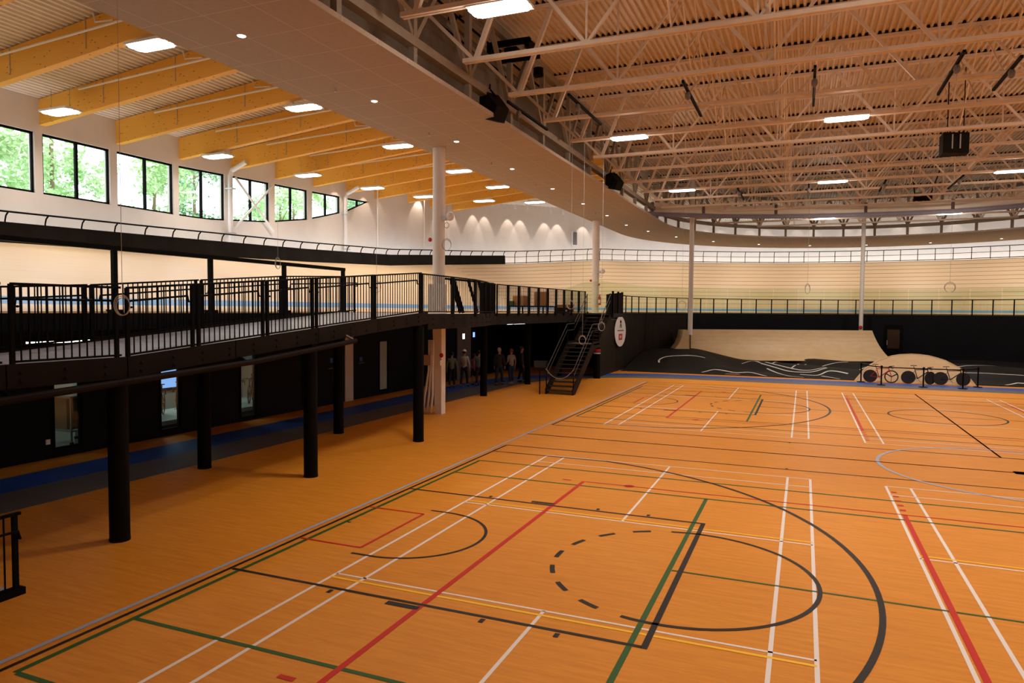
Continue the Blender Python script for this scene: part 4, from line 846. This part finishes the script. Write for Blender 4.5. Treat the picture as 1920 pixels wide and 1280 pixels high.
# ================================================================= bicycles
def bicycle(name, label, x, y, z, rz, frame, rear='disc', front='tri', steer=0.0, group=None, lean=0.0):
    t = thing(name, label, 'bicycle', (x, y, z), rz, group); t.rotation_euler = (lean, 0, rz)
    def mk(b, n, m, par=None): o = b.build(n, m); o.parent = par or t; return o
    R = .335; rc, fc, bbk, st_, hd = (-.49, 0, R), (.50, 0, R), (-.07, 0, .28), (-.20, 0, .74), (.37, 0, .76)
    b = MB(); b.tube([bbk, st_], .02, 8).tube([st_, hd], .02, 8).tube([bbk, (.39, 0, .66)], .026, 8).tube([(.36, 0, .80), (.40, 0, .64)], .024, 8)
    for s in (-1, 1): b.tube([bbk, (rc[0], s * .05, R)], .012, 6).tube([(-.19, 0, .66), (rc[0], s * .05, R)], .01, 6)
    mk(b, 'frame', frame)
    mk(MB().tube([(-.20, 0, .73), (-.26, 0, .92)], .015, 8), 'seat_post', 'rubber'); mk(MB().prism([(-.40, -.06, .93), (-.40, .06, .93), (-.25, .03, .94), (-.12, .012, .935), (-.12, -.012, .935), (-.25, -.03, .94)], (0, 0, .03)), 'saddle', 'rubber')
    F = bpy.data.objects.new('steering', None)
    def wheel(c, kind, nm, yaw):
        b = MB()
        def rot(p): X_, Y_ = p[0] - c[0], p[1]; return (c[0] + X_ * math.cos(yaw) - Y_ * math.sin(yaw), X_ * math.sin(yaw) + Y_ * math.cos(yaw), p[2])
        b.torus(c, R - .012, .013 if kind != 'spoke' else .02, 'y', 36, 6)
        if kind == 'disc': b.tube([(c[0], -.018, c[2]), (c[0], 0.018, c[2])], R - .02, 36)
        elif kind == 'tri':
            b.torus(c, R - .04, .02, 'y', 36, 6)
            for k in range(3): a = 2 * PI * k / 3 + .5; b.bar(c, (c[0] + math.cos(a) * (R - .04), 0, c[2] + math.sin(a) * (R - .04)), .02, .055)
            b.tube([(c[0], -.03, c[2]), (c[0], .03, c[2])], .035, 12)
        else:
            for k in range(14): a = 2 * PI * k / 14; b.bar(c, (c[0] + math.cos(a) * (R - .02), 0, c[2] + math.sin(a) * (R - .02)), .003)
            b.tube([(c[0], -.03, c[2]), (c[0], .03, c[2])], .025, 8)
        if yaw: b.v = [rot(p) for p in b.v]
        return mk(b, nm, 'rubber' if kind != 'spoke' else frame)
    wheel(rc, rear, 'rear_wheel', 0); wheel(fc, front, 'front_wheel', steer)
    b = MB()
    for s in (-1, 1): b.tube([(.40, s * .02, .64), (.44, s * .045, .55), (fc[0], s * .05, R)], .014, 6)
    mk(b, 'fork', frame)
    b = MB().tube([(.36, 0, .80), (.35, 0, .84), (.42, 0, .85)], .015, 6).tube([(.42, -.2, .85), (.42, .2, .85)], .013, 6)
    for s in (-1, 1): b.tube([(.42, s * .2, .85), (.52, s * .2, .85), (.56, s * .2, .80), (.50, s * .2, .73)], .013, 6).tube([(.38, s * .07, .87), (.62, s * .06, .90)], .012, 6)
    mk(b, 'handlebar', 'rubber')
    b = MB().torus((bbk[0], -.05, bbk[2]), .09, .008, 'y', 24, 5).tube([(bbk[0], -.07, .28), (bbk[0] + .1, -.07, .15)], .012, 6).tube([(bbk[0], .07, .28), (bbk[0] - .1, .07, .41)], .012, 6)
    b.bar((bbk[0] + .1, -.07, .15), (bbk[0] + .1, -.15, .15), .05, .015).bar((bbk[0] - .1, .07, .41), (bbk[0] - .1, .15, .41), .05, .015)
    mk(b, 'crankset', 'chrome')
    bpy.data.objects.remove(F); return t
bicycle('track_bicycle', 'red track bicycle with black disc rear wheel and three spoke front wheel', 9.68, 33.45, 0, .02, 'red_paint')
bicycle('track_bicycle', 'black track bicycle with turned front disc wheel, middle of the three', 11.45, 33.5, 0, -.02, 'rubber', 'disc', 'disc', .6)
bicycle('track_bicycle', 'black track bicycle with two disc wheels, rightmost of the three', 12.9, 33.5, 0, -.03, 'rubber', 'disc', 'disc', .25)
for i, (x, y, r, lb) in enumerate(((-12.0, 7.5, 2.3, 'tan racing bicycle on a stand seen left in the second lower window'), (-12.1, 8.25, 2.5, 'tan racing bicycle on a stand seen right in the second lower window'), (-12.0, 10.6, 2.4, 'tan racing bicycle seen left in the third lower window'), (-12.1, 11.35, 2.2, 'tan racing bicycle seen right in the third lower window'))):
    bicycle('racing_bicycle', lb, x, y, .36, r + PI, 'bronze_metal', 'spoke', 'spoke', group=None)
t = thing('bicycle_stand', 'long grey low platform carrying the tan bicycles behind the lower windows', 'platform', (-12.2, 10, 0)); MB().bb(-13.3, -11.3, 6.9, 12.9, .22, .345).build('platform_top', 'room_wall', t); MB().bb(-13.2, -11.4, 7.0, 12.8, 0, .22).build('base', 'black_board', t)

# ================================================================= hanging equipment in the trusses
cu = [(-3.34, 35.66), (-2.2, 36.5), (-.98, 37.23), (.7, 38.3), (2.51, 39.12), (4.5, 39.8), (6.44, 40.22), (8.2, 40.5), (10.05, 40.64), (12, 40.75), (13.98, 40.65), (15.6, 40.1), (17.04, 39.4), (19.5, 37.6), (21.5, 35.6)]
ct = thing('hall_divider', 'long cream and grey fabric curtain gathered up below the trusses', 'curtain', (6.4, 40.2, 9.6))
def fab(u0, u1, z0, z1, bulge, m, nm):
    b = MB(); Pn = resamp(cu, 90); i0, i1 = int(u0 * 90), int(u1 * 90); rows = 6
    for i in range(i0, i1 + 1):
        p = Vector(Pn[i]); q = Vector(Pn[min(i + 1, 90)]) - Vector(Pn[max(i - 1, 0)]); q.normalize(); nn = Vector((q.y, -q.x))
        for j in range(rows + 1):
            f = j / rows; o = -bulge * math.sin(PI * f) + .015 * math.sin(i * 2.1 + j); zz = z0 + (z1 - z0) * f + (.05 * math.sin(i * .55) if j == rows and z1 > 10 else 0)
            b.v.append((p.x + nn.x * o, p.y + nn.y * o, zz))
    for i in range(i1 - i0):
        for j in range(rows): a = i * (rows + 1) + j; b.f.append((a, a + rows + 1, a + rows + 2, a + 1))
    o = b.build(nm, m, ct, smooth=True); return o
fab(0.02, 1, 9.82, 10.38, .16, 'curtain_cream', 'cream_fabric'); fab(0, 1, 9.56, 9.84, .1, 'curtain_grey', 'grey_hem')
Pn = resamp(cu, 90)
for i in (1, 12, 27, 44, 59, 74, 88): p = Pn[i]; q = Pn[i + 1]; MB().prism([(p[0] + .1, p[1] - .24, 9.8), (p[0] + .28, p[1] - .2, 9.8), (p[0] + .28, p[1] - .2, 10.4), (p[0] + .1, p[1] - .24, 10.4)], (0, .03, 0)).build('strap', 'curtain_grey', ct); MB().bar((p[0], p[1], 10.3), (p[0], p[1], 12.42), .02).build('lifting_cable', 'cable_grey', ct)
for nm_ in ('curtain_cream', 'curtain_grey'):
    nt = MATS[nm_].node_tree; bs = nt.nodes['Principled BSDF']; o_ = [n for n in nt.nodes if n.type == 'OUTPUT_MATERIAL'][0]
    tl = nt.nodes.new('ShaderNodeBsdfTranslucent'); tl.inputs[0].default_value = (.95, .88, .80, 1) if 'cream' in nm_ else (.35, .33, .42, 1); mx = nt.nodes.new('ShaderNodeMixShader'); mx.inputs[0].default_value = .6
    nt.links.new(bs.outputs[0], mx.inputs[1]); nt.links.new(tl.outputs[0], mx.inputs[2]); nt.links.new(mx.outputs[0], o_.inputs[0])
def speaker(x, y, z, s, rz, label):
    t = thing('hanging_speaker', label, 'speaker', (x, y, z), rz)
    def mk(b, n, m): o = b.build(n, m); o.parent = t; return o
    mk(MB().prism([(-.34 * s, -.25 * s, -.45 * s), (.28 * s, -.25 * s, -.62 * s), (.5 * s, -.25 * s, -.2 * s), (.0, -.25 * s, .35 * s), (-.34 * s, -.25 * s, .25 * s)], (0, .55 * s, 0)), 'cabinet', 'black_board')
    mk(MB().bar((-.3 * s, 0, .25 * s), (-.15 * s, 0, .55 * s), .04).bar((-.15 * s, 0, .55 * s), (.2 * s, 0, .2 * s), .04), 'yoke', 'black_steel')
    mk(MB().bar((-.1 * s, 0, .5 * s), (-.1 * s, 0, max(.6, 10.2 - z)), .03), 'drop_rod', 'black_steel')
speaker(-2.75, 11.2, 9.72, .9, -.4, 'large black loudspeaker hanging over the soffit edge, nearest the camera'); speaker(-2.35, 23.9, 9.7, .85, -.4, 'black loudspeaker hanging over the soffit edge farther away')
t = thing('speaker_cluster', 'black loudspeaker cluster with two pale strips hanging in the middle of the hall', 'speaker', (10.8, 21.6, 9.7))
MB().prism([(10.3, 21.2, 9.35), (11.15, 21.5, 9.35), (11.15, 22.0, 9.35), (10.3, 22.0, 9.35)], (0, 0, .72)).build('cabinet', 'black_board', t)
for x in (10.58, 10.83): MB().bb(x, x + .04, 21.22 + (x - 10.3) * .2, 21.3 + (x - 10.3) * .2, 9.5, 10.0).build('pale_strip', 'silver', t)
for x in (10.5, 11.0): MB().bar((x, 21.7, 10.0), (x, 21.7, 12.42), .03).build('drop_rod', 'black_steel', t)
for i, (x, y0, y1) in enumerate(((-2.46, 11.7, 15.2), (-.55, 11.7, 15.2), (2.7, 11.7, 15.35), (6.0, 11.75, 15.4), (9.27, 11.9, 15.5), (10.62, 12.8, 15.6), (2.64, 29.5, 33.4), (5.95, 29.5, 33.8), (9.3, 29.6, 32.8), (12.4, 29.5, 33.2))):
    t = thing('winch_bar', 'black cable winch bar across the truss bottoms, %s in order from the near left' % ORD[i], 'winch', (x, y0, 10.1), group='winch bars on the trusses')
    MB().bar((x, y0, 9.9), (x, y1, 9.9), .07, .07).build('bar', 'black_steel', t); MB().sph((x, y0 + .9, 9.76), .12, 10, 6, (.7, 1, 1)).build('pulley', 'panel_grey', t); MB().bar((x, y0 + .9, 9.7), (x, y0 + .9, 9.35), .008).build('cable', 'cable_grey', t)
t = thing('folded_hoop', 'black folded hoop frame tucked high between the nearest roof trusses', 'basketball hoop', (-2.5, 12.1, 11.6))
MB().bb(-3.3, -1.9, 12.0, 12.15, 11.7, 11.85).bb(-3.3, -1.9, 12.8, 12.95, 11.5, 11.65).bb(-3.3, -3.15, 12.0, 12.95, 11.55, 11.8).bb(-2.05, -1.9, 12.0, 12.95, 11.55, 11.8).bb(-2.8, -2.4, 12.2, 12.8, 11.55, 11.7).build('hinged_frame', 'black_steel', t)
for x in (-3.8, -3.1): MB().tube([(x, 7, 11.7), (x, 26, 11.7)], .035, 6).build('guide_rail', 'black_steel', t)
MB().cyl((-2.2, 13.6), .16, 11.2, 11.45, 14).build('motor', 'black_steel', t)
t = thing('hall_projector', 'black and green device on a bracket among the far roof trusses', 'device', (12.4, 42.9, 11.2)); MB().bb(11.9, 12.9, 41.4, 41.8, 10.5, 10.8).build('body', 'black_board', t); MB().bb(12.0, 12.3, 41.35, 41.5, 10.75, 11.0).build('board', 'green_box', t); MB().bar((12, 41.6, 10.8), (11.8, 41.6, 12.4), .06).bar((12.8, 41.6, 10.8), (13.3, 41.6, 12.4), .06).build('bracket', 'black_steel', t)
# pipes and bracing at the window wall
for (y, lb) in ((17.95, 'white rain pipe on the window wall beside the crossed braces'), (27.0, 'white rain pipe on the window wall before the last window')):
    t = thing('rain_pipe', lb, 'pipe', (-19.3, y, 6)); z1 = 9.9 + rise(y); MB().tube([(-19.3, y - .12, 5.0), (-19.3, y - .12, z1 - .1), (-19.2, y - .1, z1 + .15), (-18.4, y - .05, z1 + .5)], .11, 10).build('pipe', 'white_steel', t)
    for z in (7.2, 9.3): MB().bb(-19.5, -19.08, y - .25, y + .02, z - .03, z + .03).build('clip', 'silver', t)
t = thing('cross_brace', 'crossed white steel braces behind the fifth window from the left', 'brace', (-19.3, 19.4, 8)); MB().bar((-19.42, 18.2, 7.5), (-19.42, 20.8, 9.9), .08).build('diagonal_brace', 'white_steel', t); MB().bar((-19.34, 18.2, 9.9), (-19.34, 20.8, 7.6), .08).build('diagonal_brace', 'white_steel', t)
t['label'] = 'crossed white steel braces in front of a window beside the rain pipe'
for i, (x, y) in enumerate(((-19.0, 29.8), (-18.55, 34.9))):
    t = thing('wall_conduit', 'thin white conduit running up the cream wall, %s from the left' % ORD[i], 'conduit', (x, y, 7)); MB().tube([(x, y, 6.6), (x, y, 11.2)], .04, 6).build('conduit', 'white_steel', t)
t = thing('air_louver', 'tall narrow metal louver high on the curved cream wall', 'louver', (-13.6, 52, 9.6)); a = PI - .62; lx, ly = 10.6 + 29.3 * math.cos(a), 35.5 + 29.3 * math.sin(a)
t.location = (lx, ly, 10)
for (w_, h_, o_, m, nm) in ((.55, 1.3, 0, 'white_frame', 'frame'), (.38, 1.1, -.06, 'panel_grey', 'blades')): MB().box((lx + .06 * (o_ != 0), ly + o_, 10.1), (w_, .1, h_), a - PI / 2).build(nm, m, t)
# ================================================================= people
def person(label, x, y, rz, H=1.72, shirt='shirt_grey', legs='jeans', hair='hair_brown', shoe='rubber', stride=.1, la=None, ra=None, sleeves='short', legtype='long', cap=None, bag=None, lean=0.0):
    t = thing('person', label, 'person', (x, y, 0), rz); s = H / 1.75
    def skin(nodes, edges, nm, m, par=t, lv=1):
        me = bpy.data.meshes.new(nm); me.from_pydata([(a * s, b * s, c * s) for (a, b, c, r) in nodes], edges, []); me.materials.append(M_(m))
        o = bpy.data.objects.new(nm, me); COL.objects.link(o); o.parent = par
        md = o.modifiers.new('Skin', 'SKIN'); sv = me.skin_vertices[0].data
        for v, (a, b, c, r) in zip(sv, nodes): rr = r if isinstance(r, tuple) else (r, r); v.radius = (rr[0] * s, rr[1] * s)
        sv[0].use_root = True; md.use_smooth_shade = True
        sb = o.modifiers.new('Sub', 'SUBSURF'); sb.levels = lv; sb.render_levels = lv; return o
    la = la or ((-.24, 0.01, 1.13), (-.25, -.06, .88)); ra = ra or ((.24, 0.01, 1.13), (.25, -.06, .88)); L_ = lean
    nd = [(0, 0, .95, (.095, .075)), (0, L_ * .3, 1.15, (.10, .078)), (0, L_ * .7, 1.33, (.135, .095)), (0, L_, 1.46, .05), (0, L_ - .01, 1.53, .045), (0, L_ - .02, 1.60, (.07, .085)), (0, L_ - .015, 1.68, (.072, .088)), (0, L_ - .01, 1.74, .045)]
    ed = [(i, i + 1) for i in range(7)]
    for sx, (el, wr) in ((-1, la), (1, ra)):
        i = len(nd); nd += [(sx * .16, L_ * .9, 1.41, .055), (*el, .038), (*wr, .026)]; ed += [(2, i), (i, i + 1), (i + 1, i + 2)]
        d = (Vector(wr) - Vector(el)).normalized(); pm = Vector(wr) + d * .07; nd.append((*pm, .03)); ed.append((i + 2, i + 3)); k = i + 3
        side = d.cross(Vector((1, 0, 0))).normalized()
        for f in range(4): base = pm + side * (.024 * (f - 1.5)) + d * .03; tip = base + d * (.055 + .012 * (f in (1, 2))) + Vector((-sx * .012, 0, 0)); nd += [(*base, .009), (*tip, .008)]; ed += [(k, len(nd) - 2), (len(nd) - 2, len(nd) - 1)]
        th_ = Vector(wr) + d * .03 + side * .045; nd += [(*th_, .010), (*(th_ + d * .045), .009)]; ed += [(i + 2, len(nd) - 2), (len(nd) - 2, len(nd) - 1)]
    for sx in (-1, 1):
        i = len(nd); f = stride * sx; nd += [(sx * .09, 0, .88, .065), (sx * .10, f * .5 - .015, .50, .052), (sx * .105, f + .02, .09, .036), (sx * .11, f - .13, .035, .03)]; ed += [(0, i), (i, i + 1), (i + 1, i + 2), (i + 2, i + 3)]
    nd.append((0, L_ - .115, 1.60, .014)); ed.append((5, len(nd) - 1))
    for sx in (-1, 1): nd.append((sx * .085, L_ - .0, 1.61, .014)); ed.append((5, len(nd) - 1))
    skin(nd, ed, 'body', 'skin')
    g = .018
    n1 = [(0, 0, .86, (.155, .13)), (0, 0, .98, (.155, .13)), (0, L_ * .3, 1.14, (.135, .11)), (0, L_ * .7, 1.33, (.15, .11)), (0, L_, 1.44, .075)]; e1 = [(0, 1), (1, 2), (2, 3), (3, 4)]
    for sx, (el, wr) in ((-1, la), (1, ra)):
        i = len(n1); n1 += [(sx * .16, L_ * .9, 1.405, .075)]; e1.append((3, i))
        mid = tuple(Vector((sx * .16, L_ * .9, 1.405)).lerp(Vector(el), .75)); n1.append((*mid, .06)); e1.append((i, i + 1))
        if sleeves == 'long': n1 += [(*el, .055), (*wr, .04)]; e1 += [(i + 1, i + 2), (i + 2, i + 3)]
    skin(n1, e1, 'shirt', shirt)
    n2 = [(0, 0, .94, (.145, .12)), (0, 0, 1.06, (.13, .105))]; e2 = [(0, 1)]; zc_ = dict(long=.10, knee=.52, skirt=.5)[legtype]
    for sx in (-1, 1):
        i = len(n2); f = stride * sx; kn = (sx * .10, f * .5 - .015, .50); an = (sx * .105, f + .02, .12)
        n2 += [(sx * .09, 0, .86, .105), (*kn, .075 if legtype == 'long' else .095)]; e2 += [(0, i), (i, i + 1)]
        if legtype == 'long': n2.append((*an, .055)); e2.append((i + 1, i + 2))
    skin(n2, e2, 'trousers' if legtype == 'long' else 'shorts', legs)
    for sx in (-1, 1): f = stride * sx; o = MB().sph((sx * .108 * s, (f - .06) * s, .05 * s), .05 * s, 10, 6, (.95, 2.6, 1.0)).build('shoe', shoe); o.parent = t
    b = MB().sph((0, (L_ + .012) * s, 1.675 * s), .098 * s, 14, 9, (.93, 1.06, 1.0)); b.v = [(vx, max(vy, (L_ - .055) * s) if vz < 1.68 * s else vy, vz) for vx, vy, vz in b.v]
    o = b.build('hair', hair, smooth=True); o.parent = t
    for sx in (-1, 1): o = MB().sph((sx * .03 * s, (L_ - .098) * s, 1.635 * s), .010 * s, 6, 4).build('eye', 'rubber'); o.parent = t
    if cap: o = MB().sph((0, L_ * s, 1.70 * s), .106 * s, 14, 8, (.95, 1.08, .78)).bar((0, (L_ - .08) * s, 1.69 * s), (0, (L_ - .19) * s, 1.67 * s), .13 * s, .012).build('cap', cap, smooth=False); o.parent = t
    if bag: o = MB().sph((0, .17 * s, 1.22 * s), .17 * s, 12, 8, (.85, .5, 1.25)).build('backpack', bag, smooth=True); o.parent = t
    return t
mat('shirt_grey', (.30, .29, .28), .8); mat('shirt_pale', (.46, .46, .47), .8); mat('shirt_teal', (.10, .14, .15), .8); mat('shirt_pink', (.40, .10, .22), .8); mat('shirt_red', (.25, .02, .015), .8); mat('shirt_black', (.012, .013, .018), .8); mat('shirt_navy', (.015, .018, .04), .8)
mat('jeans', (.02, .04, .12), .8); mat('jeans_dark', (.012, .016, .035), .8); mat('cloth_black', (.01, .01, .012), .8); mat('skirt_dark', (.06, .015, .03), .8); mat('hair_brown', (.05, .025, .012), .6); mat('hair_black', (.01, .008, .007), .5); mat('hair_ginger', (.22, .06, .015), .6); mat('hair_white', (.5, .47, .43), .6); mat('bag_beige', (.32, .22, .17), .8); mat('shirt_sage', (.16, .18, .13), .8)
person('person in grey green top and dark trousers half hidden by the white column', -9.3, 21.3, PI + .4, 1.68, 'shirt_sage', 'cloth_black', 'hair_black', stride=.1, sleeves='long')
person('person in pale shirt and white cap carrying a beige backpack, legs apart', -8.95, 21.9, PI + .1, 1.76, 'shirt_pale', 'cloth_black', 'hair_black', stride=.17, cap='sign_white', bag='bag_beige', sleeves='long')
person('short person in pink top and dark red shorts with bare lower legs', -8.9, 22.9, PI - .3, 1.52, 'shirt_pink', 'skirt_dark', 'hair_brown', stride=.08, legtype='knee')
person('person in teal grey shirt and navy trousers left of the dark column', -8.5, 22.6, PI + .2, 1.72, 'shirt_teal', 'jeans_dark', 'hair_black', stride=.08)
person('person in dark red top with bare shins behind the dark column', -8.3, 24.6, PI - .2, 1.72, 'shirt_red', 'cloth_black', 'hair_brown', stride=.15, legtype='knee', sleeves='long')
person('person with white hair in black jacket and dark jeans, legs apart', -7.75, 23.3, PI + .2, 1.83, 'shirt_black', 'jeans_dark', 'hair_white', stride=.2, sleeves='long')
person('person with ginger hair in grey t-shirt, blue jeans and white shoes', -7.45, 24.1, PI + .9, 1.74, 'shirt_grey', 'jeans', 'hair_ginger', shoe='sign_white', stride=.08, ra=((.25, .08, 1.14), (.2, -.12, 1.05)))
person('person in dark blue clothing leaning beside the farther dark column', -7.3, 25.1, PI / 2 + .4, 1.82, 'shirt_navy', 'cloth_black', 'hair_brown', stride=.14, sleeves='long', ra=((.22, -.12, 1.2), (.1, -.2, 1.42)))
for (y, z, m, lb, nm) in ((25.35, 2.25, 'tube_glow', 'small white lit panel on the dark wall behind the people', 'lit_panel'), (26.6, 2.3, 'screen_blue', 'small blue lit panel on the dark wall behind the people', 'lit_panel')):
    t = thing(nm, lb, 'panel', (-10.7, y, z)); MB().bb(-10.8, -10.72, y - .15, y + .15, z - .15, z + .18).build('housing', 'black_steel', t); MB().bb(-10.72, -10.715, y - .12, y + .12, z - .12, z + .15).build('lens', m, t)

# ================================================================= trees outside the left windows
def tree(x, y, h, r, nleaf, label, seed, dark):
    rnd = random.Random(seed); t = thing('tree', label, 'tree', (x, y, 0), group=None)
    b = MB().tube([(x, y, 0), (x + .1, y, h * .4), (x - .1, y + .2, h * .8), (x, y, h)], .12, 7, rs=[.2, .15, .09, .03])
    for k in range(7):
        z = h * (.35 + .08 * k); a = k * 2.4; b.tube([(x, y, z), (x + math.cos(a) * r * .7, y + math.sin(a) * r * .7, z + .9)], .04, 5, rs=[.06, .015])
    b.build('trunk', 'bark', t)
    c = MB()
    cl = [(rnd.uniform(-1, 1), rnd.uniform(-1, 1), rnd.uniform(0, 1)) for _ in range(40)]
    for i in range(nleaf):
        q = cl[i % 40]; px = x + (q[0] * r * .8 + rnd.gauss(0, .32)); py = y + (q[1] * r * .8 + rnd.gauss(0, .32)); pz = h * .28 + q[2] * h * .75 + rnd.gauss(0, .35)
        s_ = rnd.uniform(.08, .17); a = Vector((rnd.uniform(-1, 1), rnd.uniform(-1, 1), rnd.uniform(-1, 1))).normalized() * s_; bb_ = a.cross(Vector((rnd.uniform(-1, 1), rnd.uniform(-1, 1), .3))).normalized() * s_ * .6; p = Vector((px, py, pz))
        c.quad(tuple(p - a), tuple(p + bb_), tuple(p + a), tuple(p - bb_))
    c.build('foliage', 'leaf_dark' if dark else 'leaf_light', t)
tree_spots = [(-29, 3.5, 13.5, 2.6, 0), (-31, 8.2, 14.5, 2.4, 1), (-28.5, 12.6, 13.2, 2.6, 0), (-31.5, 17.5, 15.5, 2.8, 0), (-29.5, 22.2, 12.6, 2.4, 0), (-32, 27.5, 14.8, 2.9, 1), (-29, 32.4, 12.8, 2.6, 0), (-32.5, 38, 14.6, 3, 0), (-30, 44, 13.6, 2.8, 1), (-33, 51, 15.5, 3.2, 0)]
for i, (x, y, h, r, dk) in enumerate(tree_spots): tree(x, y, h, r, 6500, 'leafy green tree outside the high windows, %s from the left' % ORD[i], 11 + i, dk)
g_ = MB().bb(-60, -20.2, -20, 80, -.3, 0).build('lawn', 'grass'); g_['kind'] = 'structure'
